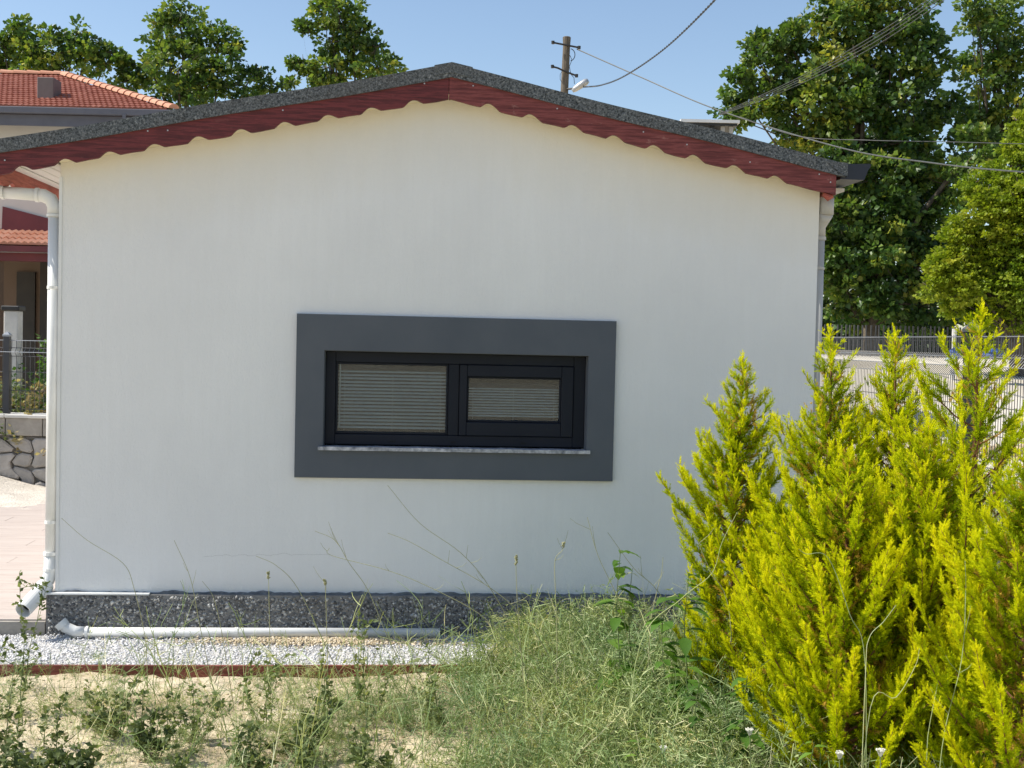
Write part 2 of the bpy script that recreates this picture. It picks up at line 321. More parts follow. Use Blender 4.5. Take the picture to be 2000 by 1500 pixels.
# pebbles (octahedra, jittered)
OCT = np.array([(1, 0, 0), (-1, 0, 0), (0, 1, 0), (0, -1, 0), (0, 0, 1), (0, 0, -1)], float)
OCF = np.array([(0, 2, 4), (2, 1, 4), (1, 3, 4), (3, 0, 4), (2, 0, 5), (1, 2, 5), (3, 1, 5), (0, 3, 5)])
def rand_rot(n):
    q = rng.normal(size=(n, 4)); q /= np.linalg.norm(q, axis=1)[:, None]; a, b, c_, d = q.T
    return np.stack([1-2*(c_*c_+d*d), 2*(b*c_-a*d), 2*(b*d+a*c_), 2*(b*c_+a*d), 1-2*(b*b+d*d), 2*(c_*d-a*b), 2*(b*d-a*c_), 2*(c_*d+a*b), 1-2*(b*b+c_*c_)], -1).reshape(n, 3, 3)
def stones(P, size, flat=None):
    n = len(P); V = OCT[None] * (size[:, None, None] * rng.uniform(0.6, 1.2, (n, 6, 1))) * rng.uniform(0.6, 1.15, (n, 1, 3))
    V = np.einsum('nij,nkj->nki', rand_rot(n), V)
    if flat is not None: V = V * np.array(flat)
    V = V + P[:, None]; Fc = OCF[None] + (np.arange(n) * 6)[:, None, None]
    return V.reshape(-1, 3), Fc.reshape(-1, 3)

# ------------------------------------------------------------------ small house (local frame: x along the gable wall, y into it)
HR = np.array([0, 0, 0]) + N_ * WALL_D
house = thing('small_house', 'low white rendered house with dark red scalloped gable boards and one wide dark window', 'house', HR, PSI)
XL, XR, AX = -1.985, 2.475, 0.235
SL = 0.207                               # roof slope
OV = -0.14                               # gable overhang
def roofz(x, top): return top - SL * abs(x - AX)
# front wall with opening
ox0, ox1, oz0, oz1 = -0.47, 1.088, 1.09, 1.662
wz0 = 0.0
def wall_front():
    b = MB(); T = 3.23
    pts = [(XL, wz0), (ox0, wz0), (ox1, wz0), (XR, wz0), (XL, oz0), (ox0, oz0), (ox1, oz0), (XR, oz0), (XL, oz1), (ox0, oz1), (ox1, oz1), (XR, oz1),
           (XL, roofz(XL, T)), (ox0, roofz(ox0, T)), (AX, T), (ox1, roofz(ox1, T)), (XR, roofz(XR, T)), (AX, oz1)]
    fr_ = [(0,1,5,4),(1,2,6,5),(2,3,7,6),(4,5,9,8),(6,7,11,10),(8,9,13,12),(9,17,14,13),(17,10,15,14),(10,11,16,15)]
    n = len(pts); V = [(x, 0, z) for x, z in pts] + [(x, 0.2, z) for x, z in pts]
    Fc = list(fr_) + [tuple(i + n for i in f[::-1]) for f in fr_]
    for a, c_ in ((5,6),(6,10),(10,17),(17,9),(9,5)): Fc.append((a, c_, c_ + n, a + n))
    for a, c_ in ((0,4),(4,8),(8,12),(12,13),(13,14),(14,15),(15,16),(16,11),(11,7),(7,3),(3,2),(2,1),(1,0)): Fc.append((a, c_, c_ + n, a + n))
    b.add(V, Fc)
    L = 5.5
    b.box(XL, XL + 0.2, 0.2, L, wz0, roofz(XL, 3.22)); b.box(XR - 0.2, XR, 0.2, L, wz0, roofz(XR, 3.22))
    b.prism([(XL + 0.2, 0), (XR - 0.2, 0), (XR - 0.2, roofz(XR, 3.2)), (AX, 3.18), (XL + 0.2, roofz(XL, 3.2))], L - 0.2, L)
    return b
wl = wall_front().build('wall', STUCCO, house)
MB().box(XL + .2, XR - .2, 0.2, 5.3, 0.02, 0.05).build('floor', BLACKHOLE, house)
MB().box(XL + .21, XR - .21, 1.2, 1.22, 0.06, 2.6).build('inner_partition', BLACKHOLE, house)
# corner bead
MB().box(XL - 0.006, XL + 0.012, -0.005, 0.03, 0.235, 2.62).build('corner_bead', PVC, house)
# plinth with chips
pl = MB().box(-2.03, 2.52, -0.045, -0.002, -0.08, 0.222).build('plinth', MORTAR, house)
MB().box(-2.03, -1.99, -0.002, 5.5, -0.08, 0.222).build('plinth', MORTAR, house)
n = 9000
P = np.stack([rng.uniform(-2.02, 2.5, n), np.full(n, -0.045), rng.uniform(-0.04, 0.212, n)], -1)
V, Fc = stones(P, rng.uniform(0.005, 0.0165, n), (1, 0.4, 1)); t = np.repeat(rng.beta(1.3, 1.6, n), 8)
tag(np_mesh('stone_chips', V, Fc, CHIP, pl, t), kind='stuff')
# ragged adhesive lip above plinth
xsx = np.arange(-1.97, 2.47, 0.022); b = MB(); top = [0.228 + 0.012 * max(0, math.sin(x * 9) * math.sin(x * 3.1) + 0.6 * math.sin(x * 23 + 1) - .2) + random.uniform(0, .007) for x in xsx]
poly = [(xsx[-1], 0.222), (xsx[0], 0.222)] + list(zip(xsx, top))
b.prism(poly, -0.012, -0.001); b.build('mortar_lip', simple('grey_adhesive', (0.12, 0.13, 0.145), (0.24, 0.25, 0.27), 20, 0.9, 0.6, 0.01, 60, 0.2), house)
MB().box(-2.035, -1.45, -0.052, -0.013, 0.2225, 0.231).build('trim_strip', PVC, house)
ck = []; zc = .44; xc = -1.15
while xc < -.42:
    ck.append((xc, -.0001, zc)); xc += random.uniform(.008, .03); zc += random.uniform(-.007, .0062)
MB().tube(ck, .00045, 3).build('hairline_crack', MORTAR, house)
# window ------------------------------------------------------------
win = thing('window', None, None); win.parent = house
b = MB(); y0, y1 = -0.028, 0.085
sx0, sx1, sz0, sz1 = -0.632, 1.25, 0.915, 1.872
for bx in ((sx0, ox0, sz0, sz1), (ox1, sx1, sz0, sz1)): b.box(bx[0], bx[1], y0, -0.001, bx[2], bx[3])
b.box(ox0, ox1, y0, -0.001, sz0, oz0); b.box(ox0, ox1, y0, -0.001, oz1, sz1)
b.build('surround', DARKBAND, win)
# reveal lining
b = MB(); b.box(ox0, ox0 + .004, -0.001, 0.08, oz0, oz1).box(ox1 - .004, ox1, -0.001, 0.08, oz0, oz1).box(ox0 + .004, ox1 - .004, -0.001, 0.08, oz1 - .004, oz1)
b.build('reveal', DARKBAND, win)
# frame
def ring(b, x0, x1, z0, z1, ya, yb, l, r, t, bt):
    b.box(x0, x0 + l, ya, yb, z0, z1); b.box(x1 - r, x1, ya, yb, z0, z1)
    b.box(x0 + l, x1 - r, ya, yb, z1 - t, z1); b.box(x0 + l, x1 - r, ya, yb, z0, z0 + bt)
fx0, fx1, fz0, fz1 = ox0 + .005, ox1 - .005, 1.106, oz1 - .005
b = MB(); ring(b, fx0, fx1, fz0, fz1, 0.055, 0.13, 0.058, 0.07, 0.062, 0.062); b.build('frame', FRAME, win, bevel=0.003)
MB().box(0.262, 0.325, 0.057, 0.13, fz0 + .063, fz1 - .063).build('mullion', FRAME, win, bevel=0.003)
b = MB(); ring(b, fx0 + .06, 0.260, fz0 + .064, fz1 - .064, 0.072, 0.10, 0.012, 0.012, 0.012, 0.012); b.build('glazing_bead', FRAME, win, bevel=0.002)
b = MB(); ring(b, 0.327, fx1 - .071, fz0 + .0635, fz1 - .0635, 0.045, 0.12, 0.045, 0.072, 0.070, 0.082); b.build('sash', FRAME, win, bevel=0.004)
b = MB(); ring(b, 0.374, 0.940, fz0 + .147, fz1 - .135, 0.066, 0.095, 0.01, 0.01, 0.01, 0.01); b.build('glazing_bead', FRAME, win, bevel=0.002)
MB().box(-0.405, 0.25, 0.086, 0.090, 1.180, 1.588).build('pane', GLASS, win)
MB().box(0.384, 0.932, 0.080, 0.084, 1.262, 1.513).build('pane', GLASS, win)
for x in (-.08, .28, .7): MB().box(x, x + .03, 0.049, 0.054, 1.128, 1.133).build('drain_slot', BLACKHOLE, win)
# sill: marble slab
xs_ = np.linspace(-0.497, 1.108, 40); b = MB()
for k in range(39):
    a0, a1 = xs_[k], xs_[k + 1]; j0 = 0.002 * math.sin(k * 1.7) + random.uniform(-.0015, .0015); b.box(a0, a1, -0.052 + j0, 0.052, 1.079 , 1.099 + 0.001*math.sin(k))
b.build('sill', MARBLE, win)
# blinds: slats each a piece
def blind(x0, x1, z0, z1, pitch, gap):
    sm = MB(); nn = 5; prof = [(-gap + 2 * gap * k / nn, 0.0030 * math.sin(math.pi * k / nn)) for k in range(nn + 1)]
    V = [(x, y * 0.75, zc + y * 0.60) for x in (0, 1) for y, zc in prof]
    Fc = [(k, k + 1, k + 2 + nn, k + 1 + nn) for k in range(nn)]
    m = bpy.data.meshes.new('slat'); m.from_pydata(V, [], Fc); m.materials.append(SLAT); m.update()
    z = z0
    while z < z1:
        inst(m, 'slat', (x0 + random.uniform(0, .001), 0.135 + random.uniform(0, .001), z + random.uniform(-.0008, .0008)), win, (0, random.uniform(-.0015, .0015), 0), (x1 - x0, 1, 1)); z += pitch
    MB().box(x0, x1, 0.12, 0.145, z1 + .004, z1 + .03).build('blind_rail', FRAME, win)
    MB().box(x0, x1, 0.125, 0.142, z0 - .028, z0 - .014).build('blind_rail', FRAME, win)
    for f in (.08, .5, .92):
        MB().tube([(x0 + (x1 - x0) * f, 0.122, z0 - .02), (x0 + (x1 - x0) * f, 0.122, z1)], .0008, 4).build('ladder_cord', SLAT, win)
blind(-0.41, 0.27, 1.205, 1.545, 0.0208, 0.0098)
blind(0.365, 0.95, 1.285, 1.455, 0.0165, 0.0074)
MB().tube([(-0.385, 0.118, 1.20), (-0.383, 0.118, 1.58)], 0.005, 6).build('blind_wand', SLAT, win)
# fascia boards ------------------------------------------------------
def fascia(x0, x1, notches, ztop, h, mat, name='gable_board'):
    N = int(abs(x1 - x0) / 0.012); b = MB(); xs_ = np.linspace(x0, x1, N)
    V = []; 
    for x in xs_:
        d = 0
        for c_ in notches:
            q = abs(x - c_) / (0.050 if x < c_ else 0.068)
            if q < 1: d = max(d, 0.031 * (0.5 + 0.5 * math.cos(math.pi * q)) ** 0.62)
        d += 0.0015 * math.sin(x * 31)
        zt = roofz(x, ztop); V += [(x, OV, zt), (x, OV, zt - h + d), (x, OV + .026, zt), (x, OV + .026, zt - h + d)]
    Fc = []
    for k in range(N - 1):
        a = 4 * k; Fc += [(a, a+1, a+5, a+4), (a+2, a+6, a+7, a+3), (a+1, a+3, a+7, a+5), (a, a+4, a+6, a+2)]
    Fc += [(0, 2, 3, 1), (4*N-4, 4*N-3, 4*N-1, 4*N-2)]
    return b.add(V, Fc).build(name, mat, house)
def nx_(px, py): # pixel -> house x on the overhang plane
    d = cRt * (px - 1000) / F_PX - cUp * (py - 750) / F_PX + cFwd; t = (WALL_D + OV) / (d @ N_); return float((d * t) @ U_)
nl = [nx_(p, 330 - (p) * .16) for p in (38, 123, 210, 297, 383, 467, 553, 638, 722, 805)]
nr = [nx_(p, 205 + (p - 880) * .25) for p in (955, 1037, 1119, 1200, 1278, 1356, 1436, 1516)]
lb = fascia(-2.36, AX - 0.015, nl, 3.250, 0.125, REDWOOD); lb['label'] = 'smooth dark red left gable board'
rb = fascia(AX - 0.012, 2.525, nr, 3.250, 0.128, REDWOOD2); rb['label'] = 'worn red right gable board with knots and flaking paint'
scm = MB().tube([(0, 0, 0), (0, -.003, 0)], .0045, 6).build('screw', SILVER, house); scm.parent = lb
sp_ = [(-2.25, .07), (-1.47, .02), (-1.36, .035), (-.72, .03), (.08, .012)]
for k, (x, dz) in enumerate(sp_):
    if k == 0: scm.location = (x, OV - .0005, roofz(x, 3.25) - .05); continue
    inst(scm.data, 'screw', (x, OV - .0005, roofz(x, 3.25) - dz), lb)
for x, dz in ((.36, .02), (.85, .03), (1.36, .04), (1.62, .05), (2.0, .06), (2.42, .03), (2.49, .06)):
    inst(scm.data, 'screw', (x, OV - .0005, roofz(x, 3.25) - dz), rb)
# roof body
def roofslab(b, x0, x1, y0, y1, ztop, th):
    n_ = 26
    xs_ = np.linspace(x0, x1, n_); V = []
    for x in xs_:
        w_ = 0.004 * math.sin(x * 4.3) 
        zt = roofz(x, ztop) + w_; V += [(x, y0, zt), (x, y0, zt - th), (x, y1, zt), (x, y1, zt - th)]
    Fc = []
    for k in range(n_ - 1):
        a = 4 * k; Fc += [(a, a+1, a+5, a+4), (a+2, a+6, a+7, a+3), (a+1, a+3, a+7, a+5), (a, a+4, a+6, a+2)]
    Fc += [(0, 2, 3, 1), (4*n_-4, 4*n_-3, 4*n_-1, 4*n_-2)]
    b.add(V, Fc)
b = MB(); roofslab(b, -2.40, AX, OV + .03, 5.7, 3.305, 0.05); roofslab(b, AX, 2.56, OV + .03, 5.7, 3.305, 0.05); b.build('roof', FELT, house)
b = MB(); roofslab(b, -2.41, AX + .0, OV - .014, OV + .029, 3.322, 0.078); roofslab(b, AX + .0, 2.575, OV - .014, OV + .029, 3.322, 0.078); b.build('roof_edge_trim', FELT, house)
b = MB(); roofslab(b, AX - .10, AX, OV - .018, OV + .035, 3.328, 0.06); roofslab(b, AX, AX + .12, OV - .018, OV + .035, 3.328, 0.060); b.build('ridge_cap', FELT, house)
# folded corner flap
z_ = roofz(2.55, 3.322)
MB().add([(2.45, OV - .017, z_ + .004), (2.585, OV - .022, z_ - .005), (2.588, OV - .018, z_ - .085), (2.56, OV - .022, z_ - .078), (2.585, OV + .2, z_ - .008), (2.588, OV + .2, z_ - .09)],
         [(0, 1, 2, 3), (1, 4, 5, 2), (0, 4, 1)]).build('corner_flap', FELT, house)
# gable soffit (cream) between board and wall, and lower lath
b = MB(); 
for x0, x1 in ((XL, AX), (AX, 2.5)):
    za, zb = roofz(x0, 3.16), roofz(x1, 3.16)
    b.add([(x0, OV + .027, za), (x1, OV + .027, zb), (x1, 0.0, zb), (x0, 0.0, za), (x0, OV + .027, za + .02), (x1, OV + .027, zb + .02), (x1, 0, zb + .02), (x0, 0, za + .02)],
          [(0,1,2,3),(4,7,6,5),(0,4,5,1),(1,5,6,2),(2,6,7,3),(3,7,4,0)])
b.build('gable_soffit', CREAM, house)
# left eave soffit: panels running back
sm_ = MB().box(0, 0.068, OV + .03, 5.5, 0, 0.012).build('soffit_panel', SOFFIT, house, bevel=0.004)
x = -2.285; k = 0
while x < XL - .02:
    xw = min(0.072, XL - x)
    if k == 0: sm_.location = (x, 0, 2.655 + .012)
    else: inst(sm_.data, 'soffit_panel', (x, 0, 2.655 + .012 + (x + 2.285) * .09), house, (0, -0.09, 0), (xw / .072, 1, 1))
    x += 0.072; k += 1
# left eave board (scalloped, runs back)
ysb = np.arange(OV + .03, 5.5, 0.03); b = MB(); V = []
for y in ysb:
    q = abs(((y + .02) % .27) - .135) / .078; d = 0.03 * (0.5 + 0.5 * math.cos(math.pi * q)) ** .7 if q < 1 else 0
    V += [(-2.31, y, 2.685), (-2.31, y, 2.56 + d), (-2.286, y, 2.685), (-2.286, y, 2.56 + d)]
Fc = []
for k in range(len(ysb) - 1):
    a = 4 * k; Fc += [(a, a+1, a+5, a+4), (a+2, a+6, a+7, a+3), (a+1, a+3, a+7, a+5), (a, a+4, a+6, a+2)]
b.add(V, Fc).build('eave_board', REDEAVE, house)
# left gutter (mostly out of frame)
MB().box(-2.45, -2.312, -0.10, 5.5, 2.60, 2.70).build('gutter', PVC, house)
# right eave: board end, gutter, lining
MB().box(2.500, 2.524, OV + .027, 5.5, 2.66, 2.765).build('eave_board', REDEAVE, house)
b = MB(); b.tube([(2.455, -0.115, 2.655), (2.49, -.115, 2.635), (2.515, -.115, 2.645)], [.012, .022, .012], 8); b.build('board_end_block', REDEAVE, house)
gp = [(2.555, 2.745), (2.555, 2.835), (2.735, 2.842), (2.738, 2.825), (2.72, 2.80), (2.700, 2.745)]
MB().prism(gp, -0.13, -0.124).build('gutter_end_cap', GUTTER, house)
b = MB(); 
for (a0, a1), (c0, c1) in zip([gp[1], gp[0], gp[5], gp[4], gp[3]], [gp[0], gp[5], gp[4], gp[3], gp[2]]):
    b.add([(a0, -.124, a1), (c0, -.124, c1), (c0, 5.5, c1), (a0, 5.5, a1)], [(0, 1, 2, 3)])
b.build('gutter', GUTTER, house)
MB().box(2.526, 2.70, 0.2, 5.5, 2.715, 2.735).build('eave_lining', SOFFIT, house)
# left downpipe
def collar(pts, r): return MB().tube(pts, r, 16).build('collar', PVC, dp, smooth=False)
dp = thing('downpipe', None, None); dp.parent = house
px_, py_ = -2.030, 0.045
MB().tube([(px_, py_, .40), (px_, py_, 2.42)], .033, 18).build('pipe', PVC, dp, smooth=True)
MB().tube([(px_, py_, 2.40), (px_, py_, 2.455), (px_ - .02, py_, 2.495), (px_ - .06, py_, 2.515), (px_ - .09, py_, 2.517)], .039, 18).build('elbow', PVC, dp, smooth=True)
MB().tube([(px_ - .05, py_, 2.516), (-2.33, py_, 2.527)], .035, 18).build('pipe', PVC, dp, smooth=True)
MB().tube([(-2.36, py_, 2.50), (-2.36, py_, 2.62)], .037, 18).build('pipe', PVC, dp, smooth=True)
collar([(px_, py_, 2.395), (px_, py_, 2.41)], .0425); collar([(px_ - .105, py_, 2.518), (px_ - .085, py_, 2.518)], .0415)
collar([(-2.325, py_, 2.527), (-2.31, py_, 2.527)], .041)
for z in (.62, 1.98): 
    MB().tube([(px_, py_, z), (px_, py_, z + .018)], .037, 16).box(px_, px_ + .05, py_ - .012, py_ + .02, z, z + .018).build('clamp', PVC, dp)
MB().tube([(px_, py_, .45), (px_, py_, .33), (px_ - .012, py_ - .012, .29), (px_ - .035, py_ - .035, .25)], .038, 18).build('elbow', PVC, dp, smooth=True)
collar([(px_, py_, .435), (px_, py_, .455)], .043); collar([(px_, py_, .345), (px_, py_, .36)], .043)
# flared, open outlet
def opentube(name, p0, p1, r, mat, parent, t=.004):
    p0 = np.array(p0); p1 = np.array(p1); b = MB(); b.tube([p0, p1], r, 20, False); b.tube([p0, p1], r - t, 20, False)
    n_ = 20; ring_ = [(20 + k, 20 + (k + 1) % 20, 60 + (k + 1) % 20, 60 + k) for k in range(20)]
    b.f += ring_; return b.build(name, mat, parent)
opentube('outlet', (px_ - .02, py_ - .02, .262), (px_ - .085, py_ - .235, .160), .046, PVC, dp)
MB().tube([(px_ - .068, py_ - .175, .189), (px_ - .071, py_ - .185, .185)], .041, 16).build('pipe_throat', BLACKHOLE, dp)  # near-black disc stands for the shade inside the outlet
collar([(px_ - .025, py_ - .028, .255), (px_ - .031, py_ - .050, .246)], .050)
# right downpipe
rp = thing('downpipe', None, None); rp.parent = house
MB().tube([(2.512, .09, 0.0), (2.512, .09, 2.5)], .033, 18).build('pipe', PVCG, rp, smooth=True)
MB().tube([(2.512, .09, 2.42), (2.512, .09, 2.48), (2.520, .06, 2.53), (2.528, .03, 2.56)], [.036, .036, .045, .046], 18).build('elbow', PVCG, rp, smooth=True)
MB().tube([(2.528, .03, 2.55), (2.528, .03, 2.65)], .046, 18).build('funnel', PVCG, rp, smooth=True)
MB().tube([(2.512, .09, 2.40), (2.512, .09, 2.42)], .040, 16).build('collar', PVCG, rp)
MB().tube([(2.512, .09, 2.22), (2.512, .09, 2.235)], .037, 16).build('clamp', PVCG, rp)

# gravel bed, kerb, waste pipe --------------------------------------
def hobj(o): o.location = HR.tolist(); o.rotation_euler = (0, 0, PSI); return o
gb = hobj(MB().box(-5, 3.4, -0.75, -0.046, -0.2, -0.018).build('gravel_bed', GBED)); tag(gb, kind='structure')
n = 30000
P = np.stack([rng.uniform(-3.6, 3.2, n), rng.uniform(-0.75, -0.05, n), rng.uniform(-0.022, -0.004, n)], -1)
V, Fc = stones(P, np.where(rng.random(n) < .12, .014, 1) * 0 + rng.uniform(0.004, 0.0115, n) * np.where(rng.random(n) < .06, 1.5, 1), (1, 1, .7)); tt = np.repeat(np.clip(rng.beta(2.0, 1.5, n), 0, 1), 8)
gv = hobj(np_mesh('gravel', V, Fc, PEB, None, tt)); tag(gv, 'white and grey gravel filling the strip under the house wall', 'gravel', kind='stuff')
n = 3200; xq = rng.normal(-.45, .34, n); yq = rng.normal(-.20, .055, n); k_ = (yq < -.06) & (yq > -.6); xq, yq = xq[k_], yq[k_]; n = len(xq)
V, Fc = stones(np.stack([xq, yq, rng.uniform(-.008, .002, n)], -1), rng.uniform(.005, .014, n), (1, 1, .6))
tag(hobj(np_mesh('sand_spill', V, Fc, CLOD, None, np.repeat(rng.uniform(.4, 1, n), 8))), 'thin spill of sand lying over the gravel beside the white pipe', 'sand', kind='stuff')
b = MB(); xs_ = np.linspace(-5, 3.4, 60)
for k in range(59):
    a0, a1 = xs_[k], xs_[k + 1]; d0 = .006 * math.sin(a0 * 2.1); d1 = .006 * math.sin(a1 * 2.1)
    b.add([(a0, -.775 + d0, -.15), (a1, -.775 + d1, -.15), (a1, -.752 + d1, -.15), (a0, -.752 + d0, -.15), (a0, -.775 + d0, .004), (a1, -.775 + d1, .004), (a1, -.752 + d1, .004), (a0, -.752 + d0, .004)],
          [(0,1,5,4),(4,5,6,7),(2,3,7,6)])
kb = hobj(b.build('kerb', REDKERB)); tag(kb, kind='structure')
wp = thing('waste_pipe', 'white plastic pipe lying on the gravel along the foot of the wall', 'pipe', HR, PSI)
MB().tube([(-1.83, -.105, .020), (-.9, -.108, .020), (.235, -.10, .018)], .0275, 16).build('pipe', PVC, wp, smooth=True)
MB().tube([(-1.80, -.105, .020), (-1.85, -.105, .023), (-1.90, -.105, .045), (-1.925, -.105, .066)], .0315, 16).build('elbow', PVC, wp, smooth=True)
MB().tube([(-1.912, -.105, .052), (-1.935, -.105, .078)], .037, 16).build('collar', PVC, wp, smooth=False)
MB().tube([(-1.79, -.105, .020), (-1.775, -.105, .020)], .0345, 16).build('collar', PVC, wp)
MB().tube([(-.95, -.108, .020), (-.93, -.108, .020)], .0305, 16).build('collar', PVC, wp)
MB().tube([(.2345, -.10, .018), (.237, -.10, .018)], .024, 12).build('pipe_mouth', BLACKHOLE, wp)

# ------------------------------------------------------------------ left side: paving, step, sand, wall, fence
pv = tag(MB().box(-8.0, -1.98, 0, 5.6, -.12, .052).build('paving', CONC), kind='structure'); hobj(pv)
st_ = tag(MB().box(-8.0, -2.04, -0.03, -0.001, -.1, .06).build('step_edge', CONC), kind='structure'); hobj(st_)
sm1 = MB().box(0, 1.197, 0, .246, 0, .016).build('paving_slab', PAVE, pv, bevel=0.003)
first = True
for r_ in range(22):
    x = -8.0 + (r_ * .37) % 1.2 - 1.0
    while x < -2.3:
        x0 = max(x, -8.0); sxl = (min(x + 1.197, -2.045) - x0) / 1.197
        if sxl > .05:
            lc = (x0, r_ * .25 + .003, .053)
            if first: sm1.location = lc; sm1.scale = (sxl, 1, 1); first = False
            else: inst(sm1.data, 'paving_slab', (lc[0], lc[1], .053 + random.uniform(0, .002)), pv, (0, 0, 0), (sxl, 1, 1))
        x += 1.2
# sand heap on the paving against the wall
nn = 40; xs_ = np.linspace(-7.6, -4.2, nn); ys_ = np.linspace(11.3, 13.05, 30); X, Y = np.meshgrid(xs_, ys_)
Z = 0.0 + 0.20 * np.exp(-((X + 5.75) / .52) ** 2 - ((Y - 12.9) / .38) ** 2) + .04 * np.exp(-((X + 5.2) / .8) ** 2 - ((Y - 12.2) / .45) ** 2) * (1 + .5 * np.sin(X * 9 + Y * 7)) + rng.normal(0, .004, X.shape) + .065 - .03 * (np.abs(X + 5.6) > 1.2)
Z = np.where((Y < 11.4) | (X > -4.3) | (X < -7.5), 0.0, Z)
i = (np.arange(29)[:, None] * nn + np.arange(nn - 1)[None]).ravel()
sh = np_mesh('sand_heap', np.stack([X, Y, Z], -1).reshape(-1, 3), np.stack([i, i+1, i+1+nn, i+nn], -1), SAND); sh.data.shade_smooth()
tag(sh, 'low heap of pale building sand spilling over the paving by the stone wall', 'sand heap', kind='stuff')
# garden wall
WY = 13.1
gw = thing('garden_wall', 'low grey crazy-stone garden wall with concrete coping beside the paving', 'wall', (-5.2, WY, 0))
MB().box(-2.6, 2.4, .06, .32, -.1, .6).build('wall_core', JOINT, gw)
cm = MB().box(0, .79, -.03, .36, .80, .835).build('coping_stone', CONCW, gw, bevel=0.006)
for k in range(6):
    if k == 0: cm.location = (-2.6, 0, 0)
    else: inst(cm.data, 'coping_stone', (-2.6 + .8 * k, 0, 0), gw)
cb = MB().box(0, .39, .0, .32, .61, .798).build('block', CONC, gw, bevel=0.005)
for k in range(12):
    if k == 0: cb.location = (-2.6, 0, 0)
    else: inst(cb.data, 'block', (-2.6 + .4 * k, random.uniform(-.003, .003), 0), gw)
# irregular stones
nxs, nzs = 22, 4
cx = {}; 
for i_ in range(nxs + 1):
    for j in range(nzs + 1):
        jx = random.uniform(-.07, .07); jz = random.uniform(-.045, .045) if 0 < j < nzs else 0
        cx[i_, j] = (-2.6 + i_ * 4.95 / nxs + jx + (.06 if j % 2 else -.06), -.05 + j * .645 / nzs + jz)
for i_ in range(nxs):
    for j in range(nzs):
        if (i_ + j) % 3 == 2 and j < nzs - 1: continue
        quad = [cx[i_, j], cx[i_+1, j], cx[i_+1, j+1], cx[i_, j+1]]
        if (i_ + j + 1) % 3 == 2 and False: pass
        if j > 0 and (i_ + j - 1) % 3 == 2 and j - 1 < nzs - 1: quad = [cx[i_, j-1], cx[i_+1, j-1], cx[i_+1, j], cx[i_+1, j+1], cx[i_, j+1], cx[i_, j]]
        mx_, mz_ = np.mean([q[0] for q in quad]), np.mean([q[1] for q in quad])
        def sh_(q, s, d): 
            L = math.hypot(q[0]-mx_, q[1]-mz_); k = max(0.1, 1 - s / max(L, .01)); return (mx_ + (q[0]-mx_)*k, d, mz_ + (q[1]-mz_)*k)
        # chamfer corners
        qq = []
        for k in range(len(quad)):
            a = np.array(quad[k]); p_ = np.array(quad[k-1]); nx2 = np.array(quad[(k+1) % len(quad)])
            qq += [tuple(a*.78 + p_*.22), tuple(a*.78 + nx2*.22)]
        yf = random.uniform(-.012, .008); n_ = len(qq)
        V = [sh_(q, .010, .08) for q in qq] + [sh_(q, .010, yf + .012) for q in qq] + [sh_(q, .03, yf) for q in qq]
        Fc = [(k, (k+1) % n_, (k+1) % n_ + n_, k + n_) for k in range(n_)] + [(k+n_, (k+1) % n_ + n_, (k+1) % n_ + 2*n_, k + 2*n_) for k in range(n_)] + [tuple(range(2*n_, 3*n_))]
        MB().add(V, Fc).build('stone', STONE, gw)
# left fence on the wall
lf = thing('mesh_fence', 'dark wire mesh fence standing on the grey stone garden wall', 'fence', (-5.2, WY + .16, .836))
def fpost(x, y, w_, h, mat, parent, capmat=None):
    MB().box(x - w_/2, x + w_/2, y - w_/2, y + w_/2, 0, h).build('post', mat, parent, bevel=.004)
    e = w_/2 + .006; MB().add([(x-e, y-e, h), (x+e, y-e, h), (x+e, y+e, h), (x-e, y+e, h), (x-e, y-e, h+.02), (x+e, y-e, h+.02), (x+e, y+e, h+.02), (x-e, y+e, h+.02), (x, y, h+.02+w_*.55)],
        [(0,1,2,3), (0,1,5,4), (1,2,6,5), (2,3,7,6), (3,0,4,7), (4,5,8), (5,6,8), (6,7,8), (7,4,8)]).build('post_cap', capmat or mat, parent)
pxw = at(14, 700, WY + .16)[0] + 5.2
for k in (-1, 0, 1): fpost(pxw + k * 2.0, 0, .065, .83, POSTM, lf, WIREB)
def vfold_wire(h, fold, off, r):
    zs = [0]
    pts = [(0, 0, 0.01)]
    for zf in fold: pts += [(0, 0, zf - .05), (off, 0, zf), (0, 0, zf + .05)]
    pts.append((0, 0, h)); return MB().tube(pts, r, 4, False)
vm = MB().tube([(0, 0, .01), (0, 0, .62), (0, -.045, .665), (0, 0, .71), (0, 0, .80)], .0035, 4, False).build('vertical_wire', WIRE, lf)
first = True
for k in range(-45, 45):
    x = pxw + k * .05
    if first: vm.location = (x, 0, 0); first = False
    else: inst(vm.data, 'vertical_wire', (x, 0, 0), lf)
for z, y, m_ in ((.05, 0, WIRE), (.25, 0, WIRE), (.45, 0, WIRE), (.62, 0, WIRE), (.665, -.045, WIREB), (.71, 0, WIRE), (.79, 0, WIREB)):
    MB().tube([(pxw - 2.3, y - .004, z), (pxw + 2.3, y - .004, z)], .0038, 5, False).build('rail_wire', m_, lf)
# gate pillar behind fence
gp_ = at(26, 640, 15); pl2 = thing('gate_pillar', 'white painted gate pillar with dark top behind the left mesh fence', 'pillar', (gp_[0], 15, -.06))
MB().box(-.085, .085, -.085, .085, 0, 2.03).build('shaft', CONCW, pl2, bevel=.01); MB().box(-.11, .11, -.11, .11, 2.03, 2.09).build('cap', BLACKM, pl2, bevel=.01)

